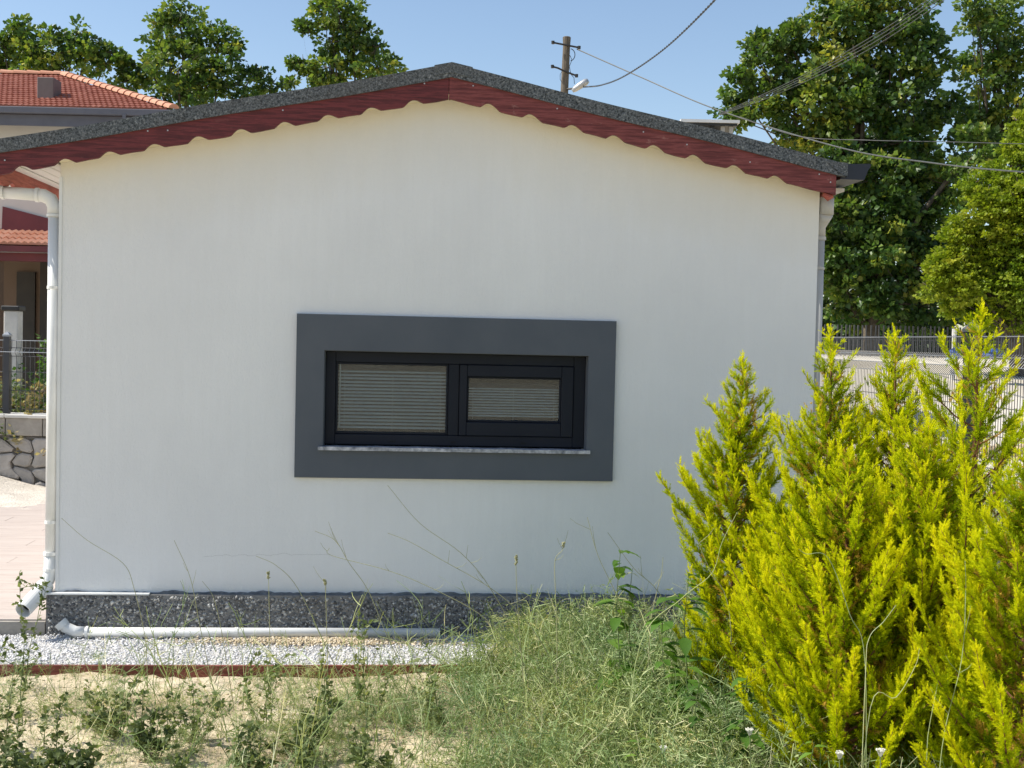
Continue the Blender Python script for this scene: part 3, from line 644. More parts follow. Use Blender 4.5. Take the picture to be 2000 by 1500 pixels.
# ------------------------------------------------------------------ neighbour house
NZ = 5.70; ey = 22.0; ex = -6.12; RR = 3.14; NS = 0.385
nb = thing('neighbour_house', 'two-storey cream house with red tiled hip roof and grey eaves behind the garden wall', 'house', (-10, 24, -.06))
def nbo(b, name, mat, par=None, **k):
    o = b.build(name, mat, par or nb, **k); return o
def T(x, y, z): return (x + 10, y - 24, z + .06)
class TB(MB):
    def __init__(s, off): super().__init__(); s.o = off
    def box(s, x0, x1, y0, y1, z0, z1): return super().box(x0 - s.o[0], x1 - s.o[0], y0 - s.o[1], y1 - s.o[1], z0 - s.o[2], z1 - s.o[2])
NO = (-10, 24, -.06)
xe = -14.0   # left end
# wall
TB(NO).box(xe + .5, ex - .5, ey + .5, ey + 5.8, 0, NZ - .12).build('wall', NWALL, nb)
rz_ = NZ + RR * NS
b = MB(); b.add([T(xe, ey, NZ), T(ex, ey, NZ), T(ex, ey + 2*RR, NZ), T(xe, ey + 2*RR, NZ), T(xe + RR, ey + RR, rz_), T(ex - RR, ey + RR, rz_)],
      [(0,1,5,4), (1,2,5), (2,3,4,5), (3,0,4), (0,3,2,1)])
rf = b.build('roof', TILE, nb)
# tiles: double-ribbed, each its own piece
tw, tl = .2, .205
def tile_mesh(name, mat, tw, tl, rib=.02):
    prof = []
    for k in range(9):
        u = k / 8; prof.append((u * tw, rib * (0.5 - 0.5 * math.cos(4 * math.pi * u)) ** 1.0))
    V = [(x, 0, z + .028) for x, z in prof] + [(x, tl * 1.12, z + .004) for x, z in prof] + [(x, 0, .002) for x, z in prof]
    n_ = 9; Fc = [(k, k+1, k+1+n_, k+n_) for k in range(8)] + [(k+2*n_, k+1+2*n_, k+1, k) for k in range(8)]
    m = bpy.data.meshes.new(name); m.from_pydata(V, [], Fc); m.materials.append(mat); m.update(); return m
tm = tile_mesh('roof_tile', TILE, tw, tl)
slope_a = math.atan(NS); nrow = int(RR / math.cos(slope_a) / tl)
for r_ in range(nrow):
    s_ = r_ * tl * math.cos(slope_a); xr = ex - s_ - .05; ncol = 0
    x = -9.45 - s_ * .40 + (0.1 if r_ % 2 else 0)
    while x + tw * .6 < xr:
        o = inst(tm, 'roof_tile', T(x, ey + s_ + random.uniform(-.004, .004), NZ + s_ * NS + .006), rf, (slope_a + random.uniform(-.015, .015), 0, random.uniform(-.012, .012)), (min(1, (xr - x) / tw), 1, 1)); x += tw
# ridge and hip caps
def cap_mesh(name, mat, L, r0, r1):
    V = []; n_ = 7
    for k in range(n_): a = math.pi * k / (n_ - 1); V.append((0, -r0 * math.cos(a), r0 * .8 * math.sin(a)))
    for k in range(n_): a = math.pi * k / (n_ - 1); V.append((L, -r1 * math.cos(a), r1 * .8 * math.sin(a)))
    V.append((0, 0, 0)); Fc = [(k, k+1, k+1+n_, k+n_) for k in range(n_ - 1)] + [(k + 1, k, 2*n_) for k in range(n_ - 1)]
    m = bpy.data.meshes.new(name); m.from_pydata(V, [], Fc); m.materials.append(mat); m.update(); return m
cp = cap_mesh('ridge_tile', RIDGE, .30, .11, .085)
x = -10.5
while x < ex - RR - .1:
    inst(cp, 'ridge_tile', T(x, ey + RR, rz_ + .02), rf, (0, 0, 0)); x += .27
hl = math.sqrt(RR**2 * 2 + (RR * NS)**2); hd = np.array([-RR, RR, RR * NS]) / hl; nh = int(hl / .25)
Rm = Matrix.Rotation(math.atan2(hd[1], hd[0]), 3, 'Z') @ Matrix.Rotation(-math.asin(hd[2]), 3, 'Y')
for k in range(nh):
    p = np.array([ex, ey, NZ + .03]) + hd * k * .25
    inst(cp, 'hip_tile', T(*p), rf, Rm.to_euler())
# roof vent box
pb = at(84, 198, 22.6)
vb = TB(NO).box(pb[0] - .15, pb[0] + .15, 22.7, 23.1, pb[2], pb[2] + .46).build('roof_vent', simple('grey_brown_box', (0.12, 0.10, 0.095), (0.16, 0.135, 0.13), 6, 0.7), rf, bevel=.01)
# eaves
TB(NO).box(xe, ex + .06, ey - .10, ey + .02, NZ - .12, NZ - .005).build('gutter', GREYMET, nb, bevel=.01)
TB(NO).box(xe, ex, ey + .025, ey + .06, NZ - .32, NZ - .125).build('fascia', GREYMET, nb)
TB(NO).box(xe, ex, ey + .06, ey + .5, NZ - .22, NZ - .20).build('soffit', GREYMET, nb)
TB(NO).box(-7.0, -6.94, ey - .115, ey - .10, NZ - .3, NZ - .1).build('gutter_bracket', GREYMET, nb)
# porch wing
a = at(50, 480, 18); zE = a[2]; pt = at(50, 453, 19)[2]
TB(NO).box(-10, -4.4, 18.95, 21.9, pt + .04, pt + .62).build('upper_wall', NWALL, nb)
q = [at(5, 403, 18.9), at(108, 430, 18.9), at(108, 451, 18.9), at(3, 451, 18.9)]
b = MB(); b.add([T(*p) for p in q] + [T(p[0], p[1] + .03, p[2]) for p in q], [(0,1,2,3), (7,6,5,4), (0,4,5,1), (1,5,6,2), (2,6,7,3), (3,7,4,0)]); b.build('maroon_panel', MAROON, nb)
a_ = math.atan2(pt - zE, 1.0)
b = MB(); b.add([T(-10, 18, zE), T(-4.4, 18, zE), T(-4.4, 19, pt), T(-10, 19, pt), T(-10, 18, zE - .03), T(-4.4, 18, zE - .03), T(-4.4, 19, pt - .03), T(-10, 19, pt - .03)], [(0,1,2,3), (7,6,5,4), (0,4,5,1), (1,5,6,2), (2,6,7,3), (3,7,4,0)])
pr = b.build('porch_roof', TILE, nb)
tm2 = tile_mesh('porch_tile', RIDGE, .2, .33, .03)
for r_ in range(3):
    x = -8.6
    while x < -4.5:
        inst(tm2, 'porch_tile', T(x, 17.98 + r_ * .33 * math.cos(a_), zE + .012 + r_ * .33 * math.sin(a_)), pr, (a_, 0, random.uniform(-.01, .01))); x += .2
TB(NO).box(-10, -4.4, 17.9, 18.02, zE - .09, zE - .01).build('porch_gutter', MAROON, nb)
TB(NO).box(-10, -4.4, 18.06, 18.2, zE - .22, zE - .10).build('porch_beam', MAROON, nb)
TB(NO).box(-10, -4.5, 21.5, 21.6, 0, zE).build('porch_back_wall', TANW, nb)
for pxp in (-8, 118):
    xp = at(pxp, 500, 18.2)[0]; TB(NO).box(xp - .1, xp + .1, 18.05, 18.25, 0, zE - .22).build('porch_column', TANW, nb)
dx0, dx1 = at(30, 560, 21.4)[0], at(66, 560, 21.4)[0]
TB(NO).box(dx0, dx1, 21.45, 21.499, 0, 2.75).build('porch_door', DARKD, nb)
dx0, dx1 = at(78, 560, 20.4)[0], at(118, 560, 20.4)[0]
TB(NO).box(dx0, dx1, 20.4, 21.49, 0, zE - .05).build('porch_side_wall', DARKD, nb)
TB(NO).box(-10, -4.5, 18.3, 21.4, 0.06, .25).build('porch_floor', CONC, nb)
for k in range(9):
    x = -7.2 + k * .16; TB(NO).box(x, x + .02, 18.3, 18.32, .25, 1.42).build('railing_bar', BLACKM, nb)
TB(NO).box(-7.3, -5.6, 18.29, 18.33, 1.42, 1.46).build('handrail', BLACKM, nb)

# ------------------------------------------------------------------ right: fences, lot furniture
rfn = thing('mesh_fence', 'grey wire mesh fence running back from the golden conifers past the house corner', 'fence', (4.42, 12, 0))
fdir = np.array([4.25 - 4.58, 5.0, 0]); fdir /= np.linalg.norm(fdir); fang = math.atan2(fdir[1], fdir[0])
def fp(s): return np.array([4.5, 12.2, 0]) + fdir * s - np.array([4.42, 12, 0])
ftop = 1.90
def fence_wire_mesh():
    # folds stick out to the side of the panel (local y after rotation)
    pts = [(0, 0, .05), (0, 0, .60), (0, .045, .65), (0, 0, .70), (0, 0, 1.50), (0, .11, 1.60), (0, .03, 1.69), (0, 0, 1.72), (0, 0, ftop)]
    return MB().tube(pts, .0042, 4, False)
vw = fence_wire_mesh().build('vertical_wire', WIRE, rfn)
s_ = -5.0; first = True
while s_ < 5.6:
    p = fp(s_); z0_ = float(gz(p[0] + 4.42, p[1] + 12)) + .06
    if first: vw.location = (p[0], p[1], 0); vw.rotation_euler = (0, 0, fang); first = False
    else: inst(vw.data, 'vertical_wire', (p[0], p[1], 0), rfn, (0, 0, fang))
    s_ += .052
side = np.array([-fdir[1], fdir[0], 0])
for z, o_, m_ in ((.1, 0, WIRE), (.35, 0, WIRE), (.6, 0, WIRE), (.65, .045, WIRE), (.95, 0, WIRE), (1.22, 0, WIRE), (1.50, 0, WIREB), (1.60, .11, WIREB), (1.69, .03, WIREB), (1.885, 0, WIREB)):
    MB().tube([fp(-5.1) + side * (o_ + .006) + np.array([0, 0, z]), fp(5.6) + side * (o_ + .006) + np.array([0, 0, z])], .0045, 5, False).build('rail_wire', m_, rfn)
for s_ in (-2.62, 0.0 - .1):
    p = fp(s_)
    po = MB().box(-.075, .075, -.075, .075, -.3, 1.93).build('post', POSTM, rfn, bevel=.006); po.location = (p[0] + .01, p[1], 0); po.rotation_euler = (0, 0, R(-24))
    e = .088; h = 1.931
    pc = MB().add([(-e,-e,h),(e,-e,h),(e,e,h),(-e,e,h),(-e,-e,h+.03),(e,-e,h+.03),(e,e,h+.03),(-e,e,h+.03),(0,0,h+.12)], [(0,3,2,1),(0,1,5,4),(1,2,6,5),(2,3,7,6),(3,0,4,7),(4,5,8),(5,6,8),(6,7,8),(7,4,8)]).build('post_cap', GREYMET, rfn)
    pc.location = (p[0] + .01, p[1], 0); pc.rotation_euler = (0, 0, R(-24))
# far fence
FY = 30.5; zb = float(gz(9, 31))
ff = thing('far_fence', 'low dark bar fence in front of the tree trunks across the pale lot', 'fence', (10, FY, zb))
bm_ = MB().box(-.016, .016, -.016, .016, -.1, .78).build('bar', WIRE, ff)
xs_ = np.arange(7.4, 15.6, .105); 
for k, x in enumerate(xs_):
    if k == 0: bm_.location = (x - 10, 0, 0)
    else: inst(bm_.data, 'bar', (x - 10, random.uniform(-.01, .01), random.uniform(-.01, .01)), ff, (random.uniform(-.03, .03), random.uniform(-.03, .03), 0))
for z in (.08, .42): MB().box(7.3 - 10, 15.7 - 10, -.03, -.017, z, z + .03).build('rail', WIRE, ff)
# concrete stake and blue bundle
p = at(1861, 690, 26); z0_ = float(gz(p[0], 26))
sk = thing('fence_stake', 'pale concrete stake standing left of the dark capped fence post', 'stake', (p[0], 26, z0_)); 
MB().tube([(0, 0, -.2), (.02, 0, at(1861, 642, 26)[2] - z0_)], [.06, .05], 6).build('shaft', CONCW, sk)
def blob(name, loc, s, mat, lab, cat, seed, grp=None):
    import bmesh
    bm = bmesh.new(); bmesh.ops.create_icosphere(bm, subdivisions=3, radius=1); rr = random.Random(seed)
    ph = [rr.uniform(0, 6) for _ in range(6)]
    for v_ in bm.verts:
        c0 = v_.co; k = 1 + .16 * math.sin(4 * c0.x + ph[0]) * math.sin(3 * c0.y + ph[1]) + .12 * math.sin(7 * c0.z + ph[2] + 3 * c0.x) + .06 * math.sin(13 * c0.x + ph[3]) * math.cos(11 * c0.z + ph[4])
        v_.co = Vector((c0.x * s[0] * k, c0.y * s[1] * k, max(-.9, c0.z) * s[2] * k))
    m = bpy.data.meshes.new(name); bm.to_mesh(m); bm.free(); m.materials.append(mat)
    o = bpy.data.objects.new(name, m); COL.objects.link(o); o.location = [float(q) for q in loc]; return tag(o, lab, cat, grp)
p = at(1868, 690, 25); blob('tarp_bundle', (p[0], 25, p[2]), (.13, .13, .12), BLUE, 'crumpled blue tarpaulin bundle at the foot of the pale stake', 'tarp', 3)
p = at(1858, 703, 24.6); blob('plastic_sack', (p[0], 24.6, p[2]), (.13, .12, .07), PALEBL, 'pale blue plastic sack lying under the blue bundle', 'sack', 5)
p = at(1940, 690, 25.5); blob('tarp_bundle', (p[0], 25.5, p[2]), (.22, .2, .10), BLUE, 'flatter dark blue tarpaulin right of the capped fence post', 'tarp', 9)
# low dark stone edge (rubble) right of the post
p0 = at(1930, 735, 18); n = 260
P = np.stack([rng.uniform(4.2, 9.5, n), 17.8 + rng.normal(0, .25, n), rng.uniform(0, .12, n)], -1); P[:, 2] += gz(P[:, 0], P[:, 1])
V, Fc = stones(P, rng.uniform(.05, .13, n)); tag(np_mesh('rubble', V, Fc, CLOD, None, np.repeat(rng.uniform(0, .4, n), 8)), 'line of broken stones along the edge of the pale lot', 'rubble', kind='stuff')

# ------------------------------------------------------------------ flat roofed shed behind
c0 = at(1330, 232, 19); c1 = at(1445, 236, 19)
sd_ = thing('flat_roof_shed', 'shed with thin white flat roof sheet showing above the right roof slope', 'shed', (c0[0] + .5, 20, -.06))
def S(x0, x1, y0, y1, z0, z1, nm, m): MB().box(x0 - c0[0] - .5, x1 - c0[0] - .5, y0 - 20, y1 - 20, z0 + .06, z1 + .06).build(nm, m, sd_)
zt = c0[2]
S(c0[0], c1[0], 19, 21.5, zt - .045, zt, 'roof_sheet', SHEDW); S(c0[0] + .03, c1[0] - .03, 19.03, 21.4, zt - .085, zt - .046, 'roof_frame', BLACKM)
S(c0[0] + .12, c1[0] - .18, 19.6, 21.3, 0, zt - .086, 'wall', SHEDG)
for pxp in (1392, 1412, 1428): 
    xx = at(pxp, 240, 19.1)[0]; S(xx - .03, xx + .03, 19.08, 19.14, 0, zt - .086, 'post', BLACKM if pxp == 1392 else SHEDG)

# ------------------------------------------------------------------ utility pole and cables
PY = 36.0; pt_ = at(1107, 72, PY); pb_ = at(1103, 180, PY)
up = thing('utility_pole', 'weathered wooden utility pole with black crossarms behind the roof', 'pole', (pt_[0], PY, 0))
lean = (pb_[0] - pt_[0]) / (pt_[2] - pb_[2])
MB().tube([(lean * pt_[2] * .6, 0, -.5), (lean * (pt_[2] - 4), 0, pt_[2] - 4), (0, 0, pt_[2] - .25), (0, 0, pt_[2] - .02), (.0, 0, pt_[2])], [.16, .125, .105, .12, .10], 12).build('pole', POLEW, up)
def PX(px, py, dy=0): q = at(px, py, PY + dy); return (q[0] - pt_[0], q[1] - PY, q[2])
for pts in ([(1080, 83), (1100, 87), (1131, 93)], [(1079, 130), (1090, 133), (1100, 138), (1126, 148)]):
    arm = MB().tube([PX(a, b_, -.14) for a, b_ in pts], .028, 6).build('crossarm', BLACKM, up)
    for e in (pts[0], pts[-1]): MB().tube([PX(e[0], e[1] - 3, -.14), PX(e[0], e[1] + 3, -.14)], [.05, .045], 8).build('insulator', BLACKM, arm)
MB().tube([PX(1105 + 8 + 10 * math.sin(q_), 95 + 12 - 12 * math.cos(q_), -.1) for q_ in np.linspace(0.2, 3.0, 9)], .012, 5).build('cable_loop', BLACKM, up)
MB().tube([PX(1113, 108, -.1), PX(1117, 117, -.1), PX(1112, 130, -.1), PX(1115, 145, -.1), PX(1121, 152, -.1), PX(1122, 164, -.1)], .009, 5).build('drop_wire', BLACKM, up)
MB().tube([PX(1098, 138, -.1), PX(1094, 146, -.1), PX(1094, 155, -.1), PX(1099, 163, -.1)], .007, 5).build('drop_wire', BLACKM, up)
lm = MB().tube([PX(1118, 178, -.3), PX(1123, 174, -.32), PX(1135, 166, -.36), PX(1144, 160, -.38), PX(1149, 157, -.4)], [.05, .085, .10, .10, .06], 12).build('street_lamp_head', SILVER, up, smooth=True)
MB().tube([PX(1108, 174, -.1), PX(1119, 173, -.28)], .03, 6).build('lamp_bracket', BLACKM, up)
def catmull(P, n=10):
    P = [np.array(p, float) for p in P]; P = [2*P[0]-P[1]] + P + [2*P[-1]-P[-2]]; out = []
    for i in range(1, len(P) - 2):
        for k in range(n):
            t = k / n; a, b_, c_, d = P[i-1:i+3]; out.append(.5*((2*b_)+(-a+c_)*t+(2*a-5*b_+4*c_-d)*t*t+(-a+3*b_-3*c_+d)*t**3))
    out.append(P[-2]); return out
def cable(pts, r0, mat, lab, r1=None, twist=0):
    P = catmull([at(*p) for p in pts], 14); n_ = len(P); o = P[0]
    if twist:
        b = MB(); P2 = catmull([at(*p) for p in pts], 60); 
        for ph in (0, math.pi):
            Q = [p - o + np.array([r0 * 1.0 * math.cos(k * twist + ph), 0, r0 * 1.0 * math.sin(k * twist + ph)]) for k, p in enumerate(P2)]
            b.tube(Q, r0, 5, False)
    else:
        b = MB().tube([p - o for p in P], [r0 + ((r1 or r0) - r0) * k / n_ for k in range(n_)], 5, False)
    ob = b.build('cable', mat); ob.location = o.tolist(); return tag(ob, lab, 'cable')
cable([(1140, 170, 35.6), (1175, 166, 34), (1222, 147, 31), (1300, 93, 27), (1395, 1, 23), (1520, -140, 19), (1700, -380, 15)], .012, CABLED, 'thick twisted black cable sweeping up from the lamp to the top edge', twist=1.1)
cable([(1127, 96, 35.9), (1250, 150, 33), (1400, 214, 30), (1640, 288, 25), (1820, 318, 21.5), (2000, 336, 18), (2300, 350, 14)], .017, CABLE, 'long thin grey cable slanting down right from the pole across the trees', r1=.011)
for k, (dy, lab) in enumerate(((0, 'uppermost wire of the slanting bundle before the big tree'), (7, 'second wire down of the slanting bundle before the big tree'), (14, 'third wire down of the slanting bundle before the big tree'), (22, 'lowest wire of the slanting bundle before the big tree'))):
    cable([(1405, 222 + dy * .15, 27), (1500, 180 + dy * .5, 24), (1600, 131 + dy * .7, 21.5), (1710, 67 + dy, 19), (1818, -4 + dy, 17), (2000, -135 + dy, 14)], .006, CABLE, lab)
cable([(1445, 228, 24), (1560, 266, 22), (1700, 274, 21), (1850, 277, 19.5), (2000, 281, 18), (2200, 283, 16)], .006, CABLED, 'faint nearly level wire across the dark middle of the trees')

# ------------------------------------------------------------------ leafy trees
def leaf_cards(P, D, L, W, jitter=.0):
    """two-triangle folded leaves: base at P, pointing along D"""
    n = len(P); D = D / np.linalg.norm(D, axis=1)[:, None]
    up = rng.normal(size=(n, 3)); S_ = np.cross(D, up); S_ /= np.linalg.norm(S_, axis=1)[:, None]; Nn = np.cross(S_, D)
    tip = P + D * L[:, None]; mid = P + D * (L * .5)[:, None]
    a = mid + S_ * (W * .5)[:, None] + Nn * (W * .18)[:, None]; b_ = mid - S_ * (W * .5)[:, None] + Nn * (W * .18)[:, None]
    V = np.stack([P, a, tip, b_], 1).reshape(-1, 3); i = (np.arange(n) * 4)[:, None]
    return V, np.concatenate([i + np.array([0, 1, 2]), i + np.array([0, 2, 3])], 1).reshape(-1, 3)

def broad_tree(name, label, d, lobes, leaf, mat, dens, group, trunkpx, tintbias=0.0, clump=.30, nper=26, depth=.9, flat=.6, inner=True):
    base = at(trunkpx, 700, d); bx, by = base[0], base[1]; bz = float(gz(bx, by))
    root = thing(name, label, 'tree', (bx, by, bz), 0, group); o = np.array([bx, by, bz])
    C = np.array([at(px, py, d) + np.array([0, rng.uniform(-1, 1) * depth * r_ * d / F_PX * .8, 0]) for px, py, r_, *_ in lobes]); Rr = np.array([l[2] * d / F_PX for l in lobes]); tb = [l[3] if len(l) > 3 else 0 for l in lobes]
    Vs, Fs, Ts = [], [], []; off = 0
    for c_, r_, t_ in zip(C, Rr, tb):
        nc = max(6, int(dens * (r_ / clump) ** 2))
        u = rng.normal(size=(nc, 3)); u /= np.linalg.norm(u, axis=1)[:, None]
        rad = r_ * np.where(rng.random(nc) < .65, rng.uniform(.6, 1.08, nc), rng.uniform(.1, .7, nc))
        cc = c_ + u * rad[:, None] * np.array([1, 1.0, .92])
        nl_ = rng.integers(int(nper * .6), int(nper * 1.4), nc); idx = np.repeat(np.arange(nc), nl_); n = len(idx)
        q = rng.normal(size=(n, 3)); q *= (clump * rng.uniform(.2, .75, n) / np.linalg.norm(q, axis=1))[:, None]; q[:, 2] *= flat
        P = cc[idx] + q
        D = q / clump + u[idx] * .5 + rng.normal(0, .35, (n, 3)) + np.array([0, 0, -.15])
        L = leaf * rng.uniform(.65, 1.25, n); V, Fc = leaf_cards(P, D, L, L * .8)
        t = np.clip(.42 + tintbias + t_ + rng.normal(0, .19, nc)[idx] + rng.normal(0, .15, n), 0, 1)
        Vs.append(V); Fs.append(Fc + off); Ts.append(np.repeat(t, 2)); off += len(V)
    np_mesh('crown', np.concatenate(Vs) - o, np.concatenate(Fs), mat, root, np.concatenate(Ts))
    b = MB(); cz = C[:, 2]; topc = C[np.argmax(cz)] - o; w_ = .22
    ctr = np.average(C, axis=0) - o; low = min(C[:, 2].min() - o[2], 3.0)
    tr = [np.array([0, 0, -.3]), np.array([ctr[0] * .1, ctr[1] * .1, max(.8, low * .5)]), np.array([ctr[0] * .5, ctr[1] * .5, ctr[2] * .7]), topc * np.array([.8, .8, .93])]
    path = catmull(tr, 6); b.tube(path, list(np.linspace(w_, .04, len(path))), 8)
    for c_, r_ in zip(C, Rr):
        e = c_ - o; k = int(np.clip(len(path) * rng.uniform(.3, .7), 2, len(path) - 2)); s = path[k]
        if e[2] < s[2]: s = path[max(2, k // 2)]
        m_ = (s + e) / 2 + np.array([0, 0, .15]) + rng.normal(0, .1, 3)
        b.tube(catmull([s, m_, e], 4), list(np.linspace(.07, .02, 9) * min(1, r_ / .6) ** 1.5), 5)
        for _ in range(4):
            u = rng.normal(size=3); u /= np.linalg.norm(u); b.tube([e, e + u * r_ * .5, e + u * r_ * .9 + np.array([0, 0, .05])], [.02, .012, .005], 4)
    b.build('trunk', BARK, root, smooth=True)
    return root

GB = 'leafy trees behind the tiled roof'
broad_tree('leafy_tree', 'bushy tree at the far left rising behind the red tiled roof', 34, [(5, 85, 42), (50, 78, 38), (38, 55, 24), (95, 105, 45), (148, 72, 32), (165, 110, 45), (200, 125, 32), (60, 130, 45), (10, 130, 45), (120, 140, 40), (215, 100, 14), (-50, 100, 60)], .15, BROAD, 7, GB, 90, .06, .34, 24)
broad_tree('leafy_tree', 'tallest tree left of the ridge with a pointed crown between two sky gaps', 34, [(345, 20, 42), (312, 40, 28), (318, 85, 36), (372, 75, 42), (430, 75, 36), (455, 95, 24), (290, 130, 44), (355, 140, 55), (430, 140, 55), (490, 155, 38), (525, 168, 24), (250, 150, 26), (238, 118, 12), (300, 185, 45), (395, 190, 45), (238, 185, 28), (470, 200, 35)], .15, BROAD, 7, GB, 370, .0, .32, 24)
broad_tree('leafy_tree', 'tree just left of the roof ridge with a thin branch reaching left', 35, [(665, 25, 42), (632, 15, 26), (700, 60, 36), (650, 80, 34), (735, 95, 26), (690, 110, 42), (765, 125, 20), (640, 135, 30), (595, 130, 20), (572, 122, 10), (610, 150, 28), (605, 60, 10), (590, 53, 6), (640, 180, 40), (735, 140, 34), (560, 160, 14)], .15, BROAD, 7, GB, 670, .02, .30, 24)
GR = 'tall leafy trees beyond the lot'
broad_tree('leafy_tree', 'large dark spreading tree directly beyond the right roof corner', 33, [(1475, 115, 34), (1450, 165, 36), (1500, 90, 36, .03), (1545, 80, 48), (1595, 50, 50), (1510, 160, 60), (1575, 140, 65, .05), (1650, 30, 55, .10), (1700, 10, 50, .3), (1680, 60, 52, .34), (1755, 20, 58, .12), (1800, 60, 50), (1640, 115, 50, .30), (1740, 100, 70), (1820, 120, 42), (1600, 200, 70, .15), (1680, 190, 75, -.05), (1770, 190, 70, -.1), (1540, 215, 50), (1470, 215, 40), (1430, 225, 28), (1600, 275, 60, .2), (1690, 280, 70, -.12), (1780, 280, 70, -.1), (1560, 270, 40, .15), (1850, 230, 42, -.1)],  # highest lobe tints paint the yellow sunlit part into the leaf colour
           .165, BROAD, 6.6, GR, 1700, 0, .38, 34)
broad_tree('leafy_tree', 'middle tree with low skirt of leaves behind the grey downpipe', 32, [(1640, 340, 60, .1), (1710, 350, 70, .0), (1790, 350, 65, -.1), (1640, 420, 60, .0), (1720, 430, 70, -.05), (1800, 430, 60, -.15), (1850, 360, 50, 0), (1640, 500, 60), (1710, 510, 70, .12), (1790, 520, 60, -.1), (1650, 570, 55), (1720, 590, 55), (1790, 600, 45, -.05), (1850, 460, 50, -.1), (1600, 520, 50), (1590, 420, 50), (1850, 600, 40, -.1), (1660, 620, 30), (1900, 300, 50, .05)],
           .165, BROAD, 6.6, GR, 1700, .02, .36, 33)
broad_tree('leafy_tree', 'tree at the upper right with sky showing through its crown', 34, [(1900, 45, 42), (1945, 20, 44), (1915, 100, 38), (1985, 70, 46), (1960, 120, 36), (1905, 160, 34), (1985, 160, 40), (1930, 205, 46, .05), (1880, 225, 26, -.05), (1975, 230, 50, .08), (1900, 265, 34), (2040, 120, 60), (1945, 280, 50), (1890, 30, 24)],
           .155, BROAD, 6, GR, 1960, .04, .34, 32)
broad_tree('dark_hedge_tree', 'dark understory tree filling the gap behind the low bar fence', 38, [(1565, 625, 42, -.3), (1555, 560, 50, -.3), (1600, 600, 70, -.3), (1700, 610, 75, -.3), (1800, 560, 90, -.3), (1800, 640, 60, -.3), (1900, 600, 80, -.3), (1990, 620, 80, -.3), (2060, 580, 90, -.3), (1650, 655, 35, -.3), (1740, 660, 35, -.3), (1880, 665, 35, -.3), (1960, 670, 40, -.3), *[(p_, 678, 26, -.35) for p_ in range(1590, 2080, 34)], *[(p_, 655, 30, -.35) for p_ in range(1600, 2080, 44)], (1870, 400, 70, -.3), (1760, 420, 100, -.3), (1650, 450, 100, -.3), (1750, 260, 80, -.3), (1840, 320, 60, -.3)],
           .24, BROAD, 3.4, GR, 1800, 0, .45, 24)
broad_tree('light_green_tree', 'bright yellow-green bushy tree at the right edge above the fence post', 27, [(1995, 290, 38), (1960, 350, 42), (2015, 380, 60), (1925, 410, 45), (1975, 440, 60), (1880, 460, 42), (1850, 515, 34), (1915, 510, 55), (1985, 530, 65), (1870, 560, 44), (1940, 590, 55), (1865, 600, 24), (1832, 535, 34), (1818, 565, 26), (1900, 360, 26), (1990, 240, 20), (1950, 520, 70), (1980, 400, 60), (1900, 540, 50), (2010, 560, 60), (2030, 600, 70), (2060, 480, 80), (1915, 620, 25), (1985, 625, 30)],
           .085, LIGHTL, 15.0, None, 1990, .05, .20, 30, flat=.45)

# ------------------------------------------------------------------ golden conifers
def spray_template(nb_=26):
    T_ = []
    for k in range(nb_):
        u = .05 + .93 * k / nb_; a = k * 2.4; el = .62
        ln = .36 * (1 - .55 * u); wd = .062
        p = np.array([0, 0, u]); dr = np.array([math.cos(a) * math.sin(el), math.sin(a) * math.sin(el), math.cos(el)])
        s = np.cross(dr, [0, 0, 1.0]); s /= np.linalg.norm(s); s = s * math.cos(k) + np.cross(dr, s) * math.sin(k)
        T_.append([p - s * wd * .5, p + s * wd * .5 + dr * ln * .15, p + dr * ln])
    T_.append([(-.02, 0, 0), (.02, 0, 0), (0, 0, 1.05)])
    return np.array(T_)
TPL = spray_template()
def frames(D):
    D = D / np.linalg.norm(D, axis=1)[:, None]; r_ = rng.normal(size=D.shape); X_ = np.cross(D, r_); X_ /= np.linalg.norm(X_, axis=1)[:, None]; Y_ = np.cross(D, X_)
    return np.stack([X_, Y_, D], -1)
